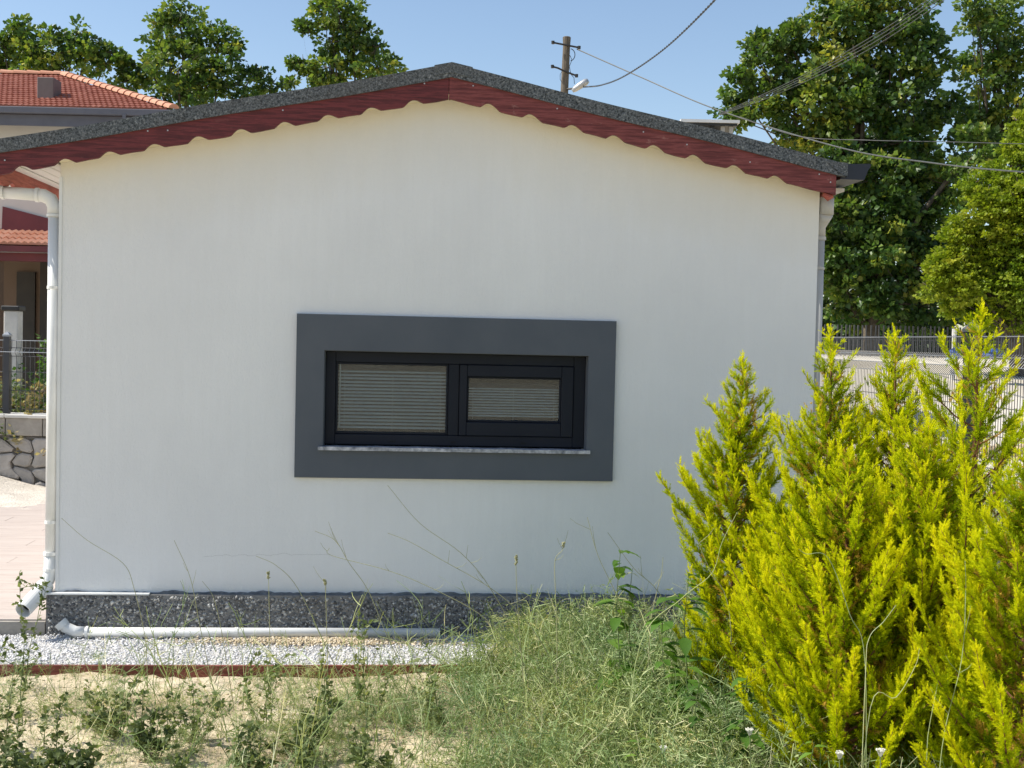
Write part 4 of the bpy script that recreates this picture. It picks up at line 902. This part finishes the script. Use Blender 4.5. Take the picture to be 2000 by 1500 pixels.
def conifer(px, tip_y, d, hw_max, label, open_=0.0, nbr=110, seed=0, lean=0.0, tilt=0.85, kk=.52):
    tip = at(px, tip_y, d); bz = float(gz(tip[0], tip[1])); H = tip[2] - bz
    root = thing('golden_conifer', label, 'conifer', (tip[0] - lean, tip[1], bz), 0, 'golden conifers in the front right bed')
    Ps, Ds, Ls, Ts = [], [], [], []
    tb = MB(); 
    def axis(t): return np.array([lean * t ** 1.5 + .01 * math.sin(t * 7 + seed), .012 * math.sin(t * 5 + seed), t * H])
    tb.tube([axis(t) for t in np.linspace(0, 1, 14)], list(np.linspace(.022, .002, 14)), 6)
    lb_ = MB()
    for k in range(nbr):
        t = .04 + .94 * (k + rng.uniform(-.4, .4)) / nbr; t = min(max(t, .03), .985); below = (1 - t) * H
        L = (.035 + min(hw_max / .72, kk * below / (.95 + .10 * open_))) * rng.uniform(.72, 1.18)
        a = k * 2.39996 + rng.uniform(-.3, .3); el = tilt * rng.uniform(.85, 1.15)
        p0 = axis(t); h = np.array([math.cos(a), math.sin(a), 0]); n_ = 9; pts = []
        for j in range(n_):
            s = j / (n_ - 1); e = el * (1.30 - .75 * s); 
            if j == 0: pts.append(p0)
            else: pts.append(pts[-1] + (h * math.sin(e) + np.array([0, 0, math.cos(e)])) * L / (n_ - 1) + rng.normal(0, .003, 3))
        if L > .12: lb_.tube(pts, list(np.linspace(.0055 * min(1, L * 2), .001, n_)), 4, False)
        pts = np.array(pts); s0 = .0 if L < .25 else .12 + .22 * open_
        m_ = int((L + .03) / (.0042 + .003 * open_)); s = rng.uniform(s0, 1, m_) ** .85
        idx = np.clip((s * (n_ - 1)).astype(int), 0, n_ - 2); fr_ = s * (n_ - 1) - idx
        P = pts[idx] * (1 - fr_)[:, None] + pts[idx + 1] * fr_[:, None]; tdir = pts[idx + 1] - pts[idx]; tdir /= np.linalg.norm(tdir, axis=1)[:, None]
        sd2 = rng.normal(size=(m_, 3)); sd2 -= (sd2 * tdir).sum(1)[:, None] * tdir; sd2 /= np.linalg.norm(sd2, axis=1)[:, None]
        D = tdir * 1.0 + sd2 * rng.uniform(.35, 1.0, m_)[:, None] + np.array([0, 0, .35])
        ln = (.032 + .05 * (1 - s)) * rng.uniform(.6, 1.3, m_) * min(1, .40 + L * 1.7)
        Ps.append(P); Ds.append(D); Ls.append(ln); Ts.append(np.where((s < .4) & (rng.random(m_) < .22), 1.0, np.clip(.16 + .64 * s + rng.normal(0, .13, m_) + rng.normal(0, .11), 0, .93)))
    # leader tuft
    m_ = 60; s = rng.uniform(.90, 1.0, m_); P = np.array([axis(t) for t in s]); Ps.append(P); Ds.append(rng.normal(0, .35, (m_, 3)) + np.array([0, 0, 1.])); Ls.append(rng.uniform(.02, .05, m_)); Ts.append(rng.uniform(.6, .95, m_))
    # dry inner sprays
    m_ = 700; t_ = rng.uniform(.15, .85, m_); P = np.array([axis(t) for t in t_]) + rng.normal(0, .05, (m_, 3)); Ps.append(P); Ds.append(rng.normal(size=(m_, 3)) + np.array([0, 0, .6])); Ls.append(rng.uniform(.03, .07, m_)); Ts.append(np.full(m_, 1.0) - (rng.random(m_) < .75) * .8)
    P = np.concatenate(Ps); D = np.concatenate(Ds); L = np.concatenate(Ls); t = np.concatenate(Ts)
    n = len(P); Rm_ = frames(D); V = np.einsum('nij,mkj->nmki', Rm_, TPL) * L[:, None, None, None] + P[:, None, None, :]
    m_ = TPL.shape[0]; V = V.reshape(-1, 3); Fc = np.arange(n * m_ * 3).reshape(-1, 3)
    tt = np.repeat(t, m_) + rng.normal(0, .06, n * m_)
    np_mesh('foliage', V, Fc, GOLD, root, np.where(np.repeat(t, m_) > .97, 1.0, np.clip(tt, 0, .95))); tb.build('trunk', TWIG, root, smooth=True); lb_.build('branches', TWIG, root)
    return n
cnt = 0
cnt += conifer(1447, 700, 5.7, .27, 'leftmost golden conifer with a clean pointed tip against the white wall', 0, 130, 1, kk=.43)
cnt += conifer(1622, 648, 5.2, .36, 'golden conifer whose thin tip overlaps the grey downpipe at the house corner', .2, 125, 2, kk=.42)
cnt += conifer(1752, 645, 5.3, .42, 'golden conifer with a bare yellow leader in front of the mesh fence', .3, 125, 3, kk=.46)
cnt += conifer(1925, 598, 4.75, .46, 'tallest golden conifer with open brown-stemmed top before the capped post', .9, 100, 4, .06, kk=.6)
cnt += conifer(1665, 880, 4.6, .46, 'low golden conifer in the middle front of the bed hiding the stems behind', 0, 120, 5, kk=.60)
cnt += conifer(1810, 830, 4.7, .48, 'broad golden conifer low at front under the open-topped one', 0, 120, 6, kk=.62)
cnt += conifer(2025, 850, 4.1, .40, 'golden conifer cut by the right edge of the picture', 0, 115, 7, kk=.5)
cnt += conifer(1560, 960, 5.2, .28, 'short golden conifer filling the gap right of the leftmost one', 0, 90, 8, kk=.5)
print('conifer sprays', cnt)

# ------------------------------------------------------------------ weeds
def ribbon(P, w0, w1, nrm=None):
    """P (k,3) -> quads as triangles"""
    P = np.asarray(P); k = len(P); T_ = np.gradient(P, axis=0); T_ /= np.linalg.norm(T_, axis=1)[:, None] + 1e-9
    r_ = rng.normal(size=3) if nrm is None else nrm; S_ = np.cross(T_, r_); S_ /= np.linalg.norm(S_, axis=1)[:, None] + 1e-9
    w_ = np.linspace(w0, w1, k)[:, None] * .5; V = np.stack([P - S_ * w_, P + S_ * w_], 1).reshape(-1, 3)
    Fc = []
    for i in range(k - 1): Fc += [(2*i, 2*i+1, 2*i+3), (2*i, 2*i+3, 2*i+2)]
    return V, np.array(Fc)
def curve(p, d, L, k, wob, grav=0.0):
    P = [np.array(p, float)]; d = np.array(d, float); d /= np.linalg.norm(d)
    for _ in range(k):
        d = d + rng.normal(0, wob, 3) + np.array([0, 0, -grav]); d /= np.linalg.norm(d); P.append(P[-1] + d * L / k)
    return P
def weed_template(kind):
    Vs, Fs, Ts = [], [], []; off = 0
    def add(V, Fc, t):
        nonlocal off
        Vs.append(V); Fs.append(Fc + off); Ts.append(np.full(len(Fc), t)); off += len(V)
    if kind == 'wiry':
        mains = []
        for s in range(3):
            d0 = rng.normal(0, .45, 3); d0[2] = 1; main = curve((rng.normal(0, .03), rng.normal(0, .03), 0), d0, rng.uniform(.7, 1.0), 7, .16); mains.append(main); t0 = rng.uniform(.05, .95); add(*ribbon(main, .0105, .006), t0)
            for j in range(7):
                i = rng.integers(2, 7); d = rng.normal(0, 1, 3); d[2] = abs(d[2]) * .6 + .3; br = curve(main[i], d, rng.uniform(.15, .38), 4, .28); add(*ribbon(br, .0085, .005), np.clip(t0 + rng.normal(0, .15), 0, 1))
                for q in range(3):
                    d = rng.normal(0, 1, 3); d[2] = d[2] * .5 + .35; b2 = curve(br[rng.integers(1, 4)], d, rng.uniform(.05, .14), 2, .3); add(*ribbon(b2, .008, .004), np.clip(t0 + rng.normal(0, .2), 0, 1))
        for main in mains:
            n = 16; i = rng.integers(1, 7, n); f = rng.random(n)[:, None]; M_ = np.array(main); P = M_[i] * (1 - f) + M_[i + 1] * f + rng.normal(0, .06, (n, 3))
            D = rng.normal(size=(n, 3)); D[:, 2] = D[:, 2] * .5 + .3; L = rng.uniform(.03, .075, n); V, Fc = leaf_cards(P, D, L, L * .26); add(V, Fc, rng.uniform(0, .75))
    elif kind == 'leafy':
        for s in range(3):
            d0 = rng.normal(0, .35, 3); d0[2] = 1; main = curve((rng.normal(0, .03), rng.normal(0, .03), 0), d0, rng.uniform(.6, 1.0), 6, .12); t0 = rng.uniform(.1, .6); add(*ribbon(main, .011, .006), t0)
            n = 34; i = rng.integers(0, 6, n); f = rng.random(n)[:, None]; M_ = np.array(main); P = M_[i] * (1 - f) + M_[i + 1] * f
            D = rng.normal(size=(n, 3)); D[:, 2] = D[:, 2] * .4 + .4; L = rng.uniform(.025, .07, n); V, Fc = leaf_cards(P, D, L, L * .22); add(V, Fc, t0 + .1)
    elif kind == 'grass':
        for s in range(14):
            d0 = rng.normal(0, .4, 3); d0[2] = 1; bl = curve((rng.normal(0, .03), rng.normal(0, .03), 0), d0, rng.uniform(.5, 1.0), 5, .10, .06); add(*ribbon(bl, .012, .003), rng.uniform(.2, 1))
    return np.concatenate(Vs), np.concatenate(Fs), np.concatenate(Ts)
TW = [weed_template('wiry') for _ in range(8)]; TLf = [weed_template('leafy') for _ in range(5)]; TG = [weed_template('grass') for _ in range(4)]
def v_of(x, y): return -math.sin(PSI) * x + math.cos(PSI) * y - WALL_D
def tall_template():
    Vs, Fs, Ts = [], [], []; off = 0
    for s in range(2):
        d0 = rng.normal(0, .38, 3); d0[2] = 1; main = curve((rng.normal(0, .02), rng.normal(0, .02), 0), d0, rng.uniform(.7, 1.0), 9, .08); t0 = rng.uniform(.1, .8)
        L_ = [(main, .0085, .004)]
        for j in range(5):
            d = rng.normal(0, 1, 3); d[2] = abs(d[2]) + .4; L_.append((curve(main[rng.integers(3, 9)], d, rng.uniform(.1, .35), 4, .12), .006, .003))
        for P_, a_, b_ in L_:
            V, Fc = ribbon(P_, a_, b_); Vs.append(V); Fs.append(Fc + off); Ts.append(np.full(len(Fc), t0)); off += len(V)
    return np.concatenate(Vs), np.concatenate(Fs), np.concatenate(Ts)
TT = [tall_template() for _ in range(10)]
def scatter(name, templates, pts, H, mat, tint, label, cat):
    Vs, Fs, Ts = [], [], []; off = 0; ch = rng.integers(0, len(templates), len(pts))
    for k, (V0, F0, T0) in enumerate(templates):
        idx = np.where(ch == k)[0]; n = len(idx)
        if n == 0: continue
        a = rng.uniform(0, 6.28, n); s = H[idx]; c_, s_ = np.cos(a), np.sin(a)
        sh = rng.uniform(.85, 1.25, n)
        V = np.empty((n, len(V0), 3)); V[:, :, 0] = (V0[:, 0][None] * c_[:, None] - V0[:, 1][None] * s_[:, None]) * (s * sh)[:, None]; V[:, :, 1] = (V0[:, 0][None] * s_[:, None] + V0[:, 1][None] * c_[:, None]) * (s * sh)[:, None]; V[:, :, 2] = V0[:, 2][None] * s[:, None]
        # keep ribbon widths while scaling: compensate by widening around pair centres
        V += pts[idx][:, None]; Fc = F0[None] + (np.arange(n) * len(V0))[:, None, None] + off
        Vs.append(V.reshape(-1, 3)); Fs.append(Fc.reshape(-1, 3)); Ts.append(np.clip(T0[None] * .6 + tint[idx][:, None], 0, 1).ravel()); off += n * len(V0)
    V = np.concatenate(Vs); Fc = np.concatenate(Fs); o = np_mesh(name, V, Fc, mat, None, np.concatenate(Ts)); print(name, len(Fc)); return tag(o, label, cat, kind='stuff')
def fbm(x, y): return .5 + .25 * np.sin(x * 2.3 + 1.3 * np.sin(y * 1.9 + .5)) + .25 * np.sin(y * 3.7 + 2.1 * np.sin(x * 1.7 + 2)) 
def weedpts(n, fn, y0=3.6, y1=6.95):
    out = []; 
    y = np.sqrt(rng.uniform(y0**2, y1**2, n)); x = rng.uniform(-.47, .47, n) * y * 1.0
    px = 1000 + F_PX * x / y; keep = rng.random(n) < fn(px, x, y); x, y, px = x[keep], y[keep], px[keep]
    v = -math.sin(PSI) * x + math.cos(PSI) * y - WALL_D
    z = gz(x, y) - .01; z = np.where(v > -.75, -.015, z)
    return np.stack([x, y, z], -1), px, v
def d_wiry(px, x, y):
    v = -math.sin(PSI) * x + math.cos(PSI) * y - WALL_D
    a = .30 + .34 * ss(380, 640, px) + .42 * ss(780, 1200, px)
    a = a * (0.30 + 1.25 * (fbm(x * 2.1, y * 2.1) > .5)) if True else a
    a = np.where(px > 1000, np.maximum(a, .6 * ss(820, 1080, px)), a)
    a = np.where((v > -.78) & (px < 980), .012, a)     # gravel strip stays nearly clear
    a = np.where((v > -1.15) & (px < 900), a * .45, a)
    a = np.where((v > -.35) & (px < 1500), 0, a)
    return a
P, px, v = weedpts(5000, d_wiry); H = (.16 + .21 * ss(600, 1300, px)) * rng.uniform(.5, 1.35, len(P)); H = np.where(px > 1400, H * .9, H)
scatter('dry_weeds', TW, P, H, WEED, rng.normal(.18, .13, len(P)), 'tangle of wiry grey-green weeds filling the foreground', 'weeds')
P, px, v = weedpts(2100, lambda px, x, y: d_wiry(px, x, y) * .8); H = (.14 + .20 * ss(600, 1300, px)) * rng.uniform(.6, 1.3, len(P))
scatter('leafy_weeds', TLf, P, H, OLIVE, rng.normal(.35, .18, len(P)), 'low leafy olive-green weeds growing among the wiry ones', 'weeds')
P, px, v = weedpts(800, lambda px, x, y: d_wiry(px, x, y) * .9); H = (.16 + .22 * ss(600, 1300, px)) * rng.uniform(.6, 1.4, len(P))
scatter('dry_grass', TG, P, H, DRYW, rng.normal(.3, .15, len(P)), 'pale dry grass blades scattered through the weeds', 'grass')
P, px, v = weedpts(520, lambda px, x, y: np.where(px < 1150, .6, .95) * (v_of(x, y) < -.79), 4.6, 6.6); H = rng.uniform(.25, .68, len(P)) * (1 - .35 * (px < 250))
scatter('tall_weeds', TT, P, H, WEED, rng.normal(.22, .2, len(P)), 'thin bare-stemmed weeds standing above the others in front of the gravel', 'weeds')
# clods on the bare soil
n = 9000; y = np.sqrt(rng.uniform(3.9**2, 6.5**2, n)); x = rng.uniform(-.47, .47, n) * y; v = -math.sin(PSI) * x + math.cos(PSI) * y - WALL_D; k = v < -.8; x, y = x[k], y[k]; n = len(x)
P = np.stack([x, y, gz(x, y) + .001], -1); V, Fc = stones(P, .003 + .012 * rng.random(n) ** 4, (1, 1, .6))
tag(np_mesh('soil_clods', V, Fc, CLOD, None, np.repeat(rng.random(n), 8)), 'small clods and grit lying on the bare sandy soil', 'soil', kind='stuff')

# individual stalks -------------------------------------------------
def stalk(pts, d, label, seed=False, r=.0022, mat=DRYW, side=0, t=.5):
    Q = [at(a, b_, d) for a, b_ in pts]; g_ = Q[-1].copy(); zg = float(gz(g_[0], g_[1]))
    if g_[2] > zg + .02: Q.append(np.array([g_[0] + (Q[-1][0] - Q[-2][0]) * .4, g_[1], zg]))
    o = Q[-1]; C_ = catmull([q - o for q in Q], 6); n_ = len(C_)
    b = MB().tube(C_, list(np.linspace(r * .45, r, n_)), 4, False)
    rr = random.Random(int(pts[0][0]))
    for k in range(side):
        i = rr.randint(1, max(2, n_ * 2 // 3)); dv = np.array([rr.uniform(-1, 1), rr.uniform(-.3, .3), rr.uniform(.1, 1)]); dv *= rr.uniform(.02, .07) / np.linalg.norm(dv)
        b.tube([C_[i], C_[i] + dv, C_[i] + dv * 1.5 + np.array([0, 0, .01])], [r * .6, r * .4, r * .3], 3, False)
    if seed:
        for k in range(34):
            i = C_[0] + (C_[min(4, n_ - 1)] - C_[0]) * rr.random(); dv = np.array([rr.uniform(-1, 1), rr.uniform(-1, 1), rr.uniform(.2, 1)]) * .008
            b.tube([i, i + dv], [.002, .003], 4)
    ob = b.build('dry_stalk', mat); ob.location = o.tolist()
    a_ = ob.data.attributes.new('tint', 'FLOAT', 'FACE'); a_.data.foreach_set('value', [t] * len(ob.data.polygons))
    return tag(ob, label, 'plant stalk', 'tall single stalks in front of the wall')
stalk([(120, 1012), (170, 1055), (240, 1100), (262, 1150), (284, 1250), (288, 1340)], 6.0, 'long stalk arching left in front of the wall beside the left downpipe')
stalk([(340, 1055), (372, 1130), (392, 1230), (428, 1400)], 5.9, 'straight bare stalk before the left part of the wall', side=3)
stalk([(395, 1135), (416, 1165), (432, 1230), (450, 1340)], 5.9, 'short pale stalk just right of the straight bare one')
stalk([(500, 1086), (540, 1105), (582, 1150), (640, 1270), (700, 1400)], 5.8, 'stalk curving down right below the left end of the window')
stalk([(615, 1037), (655, 1056), (682, 1100), (720, 1155), (760, 1250), (835, 1400)], 5.7, 'stalk with hooked top under the window surround', side=4)
stalk([(643, 1070), (648, 1085), (760, 1115), (850, 1152), (950, 1210), (1020, 1300)], 5.8, 'long stalk sloping gently right across the foot of the wall', side=3)
stalk([(757, 948), (820, 1022), (900, 1080), (955, 1145), (1010, 1250), (1040, 1380)], 5.6, 'tallest leaning stalk reaching up to the window surround', side=3)
stalk([(757, 1041), (800, 1058), (860, 1092), (960, 1150), (1030, 1215), (1090, 1320)], 5.6, 'stalk lying parallel below the tallest leaning one', side=4)
stalk([(1147, 1010), (1168, 1085), (1210, 1180), (1235, 1300)], 5.6, 'thin upright stalk left of the leafy green plant', side=2)
stalk([(1187, 1040), (1238, 1110), (1285, 1155), (1335, 1250)], 5.5, 'thin stalk rising behind the leafy green plant', side=3)
stalk([(1312, 985), (1345, 1020), (1385, 1110), (1425, 1200)], 5.3, 'stalk crossing the left edge of the golden conifers', side=1)
stalk([(1008, 1085), (1008, 1120), (1012, 1200), (1022, 1330)], 5.6, 'upright stalk with dark seed spike right of the window centre', True)
stalk([(1101, 1060), (1098, 1075), (1084, 1095), (1085, 1160), (1088, 1260)], 5.6, 'crooked stalk with small dried pods near the wall foot', True, side=3)
stalk([(524, 1118), (525, 1150), (528, 1300)], 5.8, 'upright stalk with dark seed spike left of the hooked one', True)
stalk([(634, 1133), (636, 1160), (640, 1300)], 5.8, 'short stalk with branching seed tips under the window', True, side=3)
stalk([(1295, 1088), (1292, 1120), (1283, 1155), (1270, 1230)], 5.5, 'small upright stalk right of the leafy green plant')
stalk([(1885, 1095), (1886, 1160), (1878, 1290), (1840, 1460)], 4.0, 'pale green stem standing before the dark gap in the golden conifers', r=.0018, mat=WEED, side=4, t=.7)
stalk([(1796, 1265), (1788, 1300), (1750, 1362), (1700, 1382)], 4.0, 'curved pale stem low in front of the golden conifers', r=.0017, mat=WEED, t=.75)
stalk([(1560, 1072), (1575, 1082), (1618, 1090), (1660, 1200), (1690, 1300)], 4.1, 'bent pale stem in front of the middle golden conifer', r=.0016, mat=WEED, t=.6)
stalk([(1750, 1182), (1725, 1215), (1697, 1248), (1690, 1330)], 4.0, 'short yellowish stem leaning right before the golden conifers', r=.0017, mat=WEED, t=.8)
stalk([(1830, 1300), (1832, 1330), (1815, 1420), (1810, 1480)], 4.0, 'pale stem rising at the bottom among the golden conifers', r=.0017, mat=WEED, t=.7)
stalk([(1440, 1000), (1410, 1060), (1390, 1120), (1330, 1170), (1250, 1260)], 4.9, 'bright stem slanting left over the leftmost golden conifer', r=.002, mat=WEED, t=.7)

# broad-leaved plants
def leafy_plant(name, px, py, d, label, n=26, leaf=.08, mat=GREENP, wid=.42, spread=.3, leaf_tint=.5, group=None, bend=0.0, cat='plant', dens_pow=1.0, stem=.0035):  # mean leaf colour per plant, from dark to bright green
    tip = at(px, py, d); zg = float(gz(tip[0], d)); H = tip[2] - zg
    if H < .1: H = .1
    root = thing(name, label, cat, (tip[0] - bend, d, zg), 0, group)
    C_ = catmull([(0, 0, 0), (bend * .2 + .01, 0, H * .35), (bend * .55 - .01, .01, H * .7), (bend, 0, H)], 6); MB().tube(C_, list(np.linspace(stem, stem * .4, len(C_))), 5).build('stem', GREENP_ST, root)
    i = rng.uniform(.12 ** (1 / dens_pow), 1, n) ** dens_pow * (len(C_) - 1.01); k = i.astype(int); f = (i - k)[:, None]; A = np.array(C_); P = A[k] * (1 - f) + A[k + 1] * f
    a = rng.uniform(0, 6.28, n); D = np.stack([np.cos(a), np.sin(a), rng.uniform(-.2, .7, n)], -1); L = leaf * rng.uniform(.6, 1.2, n) * (1.15 - .45 * i / len(C_))
    # 3-segment drooping leaves
    Vs, Fs, off = [], [], 0
    for p, dd, l in zip(P, D, L):
        dd = dd / np.linalg.norm(dd); s_ = np.cross(dd, [0, 0, 1.0]); s_ /= np.linalg.norm(s_); w_ = l * wid; q = p; pts = [p]
        for j in range(3): dd = dd + np.array([0, 0, -.28]); dd /= np.linalg.norm(dd); pts.append(pts[-1] + dd * l / 3)
        ws = [.12, .95, .75, .0]; V = []
        for pp, ww in zip(pts, ws): V += [pp - s_ * w_ * ww / 2 + np.array([0, 0, .12 * w_ * ww]), pp, pp + s_ * w_ * ww / 2 + np.array([0, 0, .12 * w_ * ww])]
        for j in range(3):
            b0 = off + 3 * j; Fs += [(b0, b0+1, b0+4, b0+3), (b0+1, b0+2, b0+5, b0+4)]
        Vs += V; off += 12
    np_mesh('leaves', np.array(Vs), np.array(Fs), mat, root, np.repeat(np.clip(rng.normal(leaf_tint, .2, n), 0, 1), 6)); return root
GREENP_ST = simple('green_stem', (0.10, 0.14, 0.05), (0.18, 0.21, 0.09), 8, 0.6)
leafy_plant('wild_lettuce', 1212, 1075, 5.6, 'bright green broad-leaved weed rising above the tangle against the wall foot', 34, .15, GREENP, .5, group=None)
leafy_plant('wild_lettuce', 1235, 1110, 5.65, 'paler drooping weed just right of the bright broad-leaved one', 22, .08, OLIVE, .4, leaf_tint=.8)
leafy_plant('wild_lettuce', 1345, 1125, 5.3, 'leafy weed touching the leftmost golden conifer', 34, .15, GREENP, .45, leaf_tint=.4)
leafy_plant('wild_lettuce', 1300, 1160, 5.4, 'low broad-leaved weed between the two leafier ones', 24, .15, GREENP, .45, leaf_tint=.5)
leafy_plant('wild_lettuce', 1365, 1335, 4.7, 'dark wilted broad-leaved weed in the middle of the tangle', 20, .10, GREENP, .5, leaf_tint=.05)
leafy_plant('wild_lettuce', 1460, 1320, 4.7, 'dusty green broad-leaved weed at the foot of the golden conifers', 30, .11, GREENP, .45, leaf_tint=.2)
leafy_plant('wild_lettuce', 1250, 1440, 4.5, 'small bright green weed at the bottom centre right', 14, .06, GREENP, .5, leaf_tint=.9)
leafy_plant('wild_lettuce', 1590, 1450, 4.2, 'light green leafy weed at the bottom before the golden conifers', 24, .08, GREENP, .45, leaf_tint=.85)
def bushy_weed(name, px, py, d, label, nst, sprd, leaf, mat, tl, group, side=5, bend=0.0):
    """several wandering stems with side shoots, small leaves set along them"""
    tip = at(px, py, d); zg = float(gz(tip[0], d)); H = max(.1, tip[2] - zg)
    root = thing(name, label, 'weed', (tip[0] - bend, d, zg), 0, group); b = MB(); Ps, Ds, Ls = [], [], []
    for q in range(nst):
        h = H * (1 if q == 0 else rng.uniform(.45, .95)); d0 = np.array([rng.normal(0, sprd), rng.normal(0, sprd), 1.0]) if q else np.array([bend / H, 0, 1.0])
        mn = curve((rng.normal(0, .02), rng.normal(0, .02), 0), d0, h, 9, .09); b.tube(mn, list(np.linspace(.0028, .001, 10)), 4, False); segs = [mn]
        for _ in range(side):
            i = rng.integers(2, 9); dd = rng.normal(0, 1, 3); dd[2] = abs(dd[2]) * .7 + .5; sb = curve(mn[i], dd, h * rng.uniform(.10, .26), 4, .2); b.tube(sb, list(np.linspace(.0016, .0007, 5)), 3, False); segs.append(sb)
        for sg in segs:
            A = np.array(sg); n = max(3, int(np.linalg.norm(A[-1] - A[0]) / (leaf * .42))); i = rng.integers(0, len(A) - 1, n); f = rng.random(n)[:, None]; Ps.append(A[i] * (1 - f) + A[i + 1] * f)
            dd = rng.normal(size=(n, 3)); dd[:, 2] = dd[:, 2] * .5 + .25; Ds.append(dd); Ls.append(leaf * rng.uniform(.45, 1.25, n))
    P = np.concatenate(Ps); D = np.concatenate(Ds); L = np.concatenate(Ls); V, Fc = leaf_cards(P, D, L, L * .6)
    np_mesh('leaves', V, Fc, mat, root, np.repeat(np.clip(rng.normal(tl, .2, len(L)), 0, 1), 2)); b.build('stem', GREENP_ST, root); return root
GW_ = 'small-leaved weeds on the bare soil'
for (px, py, d, ns, sp, sdn, tl, bd, lab) in [(12, 1120, 5.6, 1, .1, 9, .35, -.06, 'tall weed with small leaves at the extreme left edge'), (55, 1122, 5.7, 1, .1, 8, .3, .02, 'tall small-leaved weed before the open downpipe outlet'), (25, 1280, 5.2, 4, .35, 6, .3, .03, 'small-leaved weed low at the left edge before the red kerb'), (92, 1340, 5.0, 5, .4, 6, .25, .02, 'bushy small-leaved weed over the pale soil at left'),
        (473, 1240, 5.9, 1, .1, 3, .5, .0, 'narrow weed standing over the gravel left of centre'), (540, 1245, 5.6, 4, .25, 6, .5, .05, 'slender leafy weed before the drain pipe below the window'), (655, 1265, 5.6, 4, .25, 6, .4, .04, 'slender leafy weed right of the one below the window'), (738, 1200, 5.7, 3, .2, 6, .6, .03, 'slender weed crossing the drain pipe near its right end'), (855, 1250, 5.6, 4, .25, 6, .6, .0, 'slender weed at the open end of the drain pipe'),
        (235, 1300, 5.4, 16, .6, 6, .55, .03, 'wide green weed clump on the soil in front of the red kerb'), (285, 1335, 5.1, 12, .4, 7, .15, -.03, 'dense dark green weed clump at the left centre of the bare soil'), (600, 1345, 5.2, 14, .5, 7, .15, .02, 'dark green bushy weed in the sandy gap'), (150, 1440, 4.7, 18, .5, 7, .1, .0, 'dark leafy weed at the bottom left'), (55, 1415, 4.7, 18, .5, 7, .15, .02, 'dark leafy weed in the bottom left corner'), (0, 1440, 4.6, 12, .5, 7, .1, .0, 'dark low weed cut by the left edge of the picture'),
        (480, 1400, 4.9, 14, .5, 6, .4, .0, 'olive weed clump at the bottom left of centre'), (720, 1385, 4.8, 14, .5, 6, .4, .0, 'olive weed clump at the bottom below the window'), (380, 1330, 5.3, 10, .5, 6, .5, .0, 'olive weed between two clumps on the soil before the kerb'), (350, 1440, 4.7, 10, .5, 6, .3, 0, 'low weed at the bottom edge left of the olive clump'), (600, 1440, 4.7, 12, .5, 6, .3, 0, 'low bushy weed at the bottom edge under the sandy gap')]:
    bushy_weed('leafy_weed', px, py, d, lab, ns, sp, .030 if tl > .2 else .036, OLIVE, tl, GW_, sdn, bd)
# white flower heads
for px, py, d, lab in ((1465, 1425, 4.4, 'flat white flower cluster at the foot of the golden conifers'), (1295, 1460, 4.4, 'small white flower head low in the tangle'), (1720, 1465, 3.9, 'white flower head at the bottom among the golden conifers'), (1640, 1470, 4.0, 'pale cream flower head left of the bottom white one')):
    tip = at(px, py, d); zg = float(gz(tip[0], d)); H = max(.12, tip[2] - zg); root = thing('white_flower', lab, 'flower', (tip[0], d, zg), 0, 'white flower heads in the weeds')
    MB().tube([(0, 0, 0), (.01, 0, H * .5), (0, 0, H - .02)], .0018, 4).build('stem', GREENP_ST, root)
    b = MB()
    for k in range(26):
        a = rng.uniform(0, 6.28); r_ = .016 * math.sqrt(rng.random()); x, y = r_ * math.cos(a), r_ * math.sin(a); b.tube([(x * .3, y * .3, H - .02), (x, y, H)], [.0008, .0008], 3, False); b.tube([(x, y, H), (x, y, H + .003)], [.003, .0022], 5)
    b.build('petals', FLOWER, root)
# shrubs behind the left fence
DRYLEAF = leafmat('dry_brown_leaf', [(0, (0.09, 0.06, 0.03)), (0.5, (0.26, 0.20, 0.10)), (1, (0.46, 0.40, 0.22))], 0.3, 0.7, 0.2)
for px, py, d, n, mat_, lab, tl in ((40, 715, 13.9, 40, DRYLEAF, 'brownish overgrown weeds behind the left mesh fence post', .5), (75, 735, 13.7, 36, OLIVE, 'olive bushy weeds behind the left mesh fence by the downpipe', .3), (-12, 710, 13.8, 36, OLIVE, 'olive weeds behind the left fence at the picture edge', .4), (60, 760, 13.5, 36, DRYLEAF, 'low straw-coloured weeds right against the left mesh fence', .7), (95, 655, 15, 30, GREENP, 'dark green shrub in the shade of the neighbouring porch', .1)):
    bushy_weed('garden_weed', px, py, d, lab, n, .32, .075, mat_, tl, 'weeds behind the left fence', 7)
# dry weeds at the base of the right fence
P = np.stack([rng.uniform(3.4, 6.5, 420), rng.uniform(10.2, 15.5, 420), np.zeros(420)], -1); P[:, 2] = gz(P[:, 0], P[:, 1])
scatter('fence_weeds', TW + TG, P, rng.uniform(.25, .5, 420), WEED, rng.normal(.3, .15, 420), 'dry weeds growing along the foot of the right mesh fence', 'weeds')
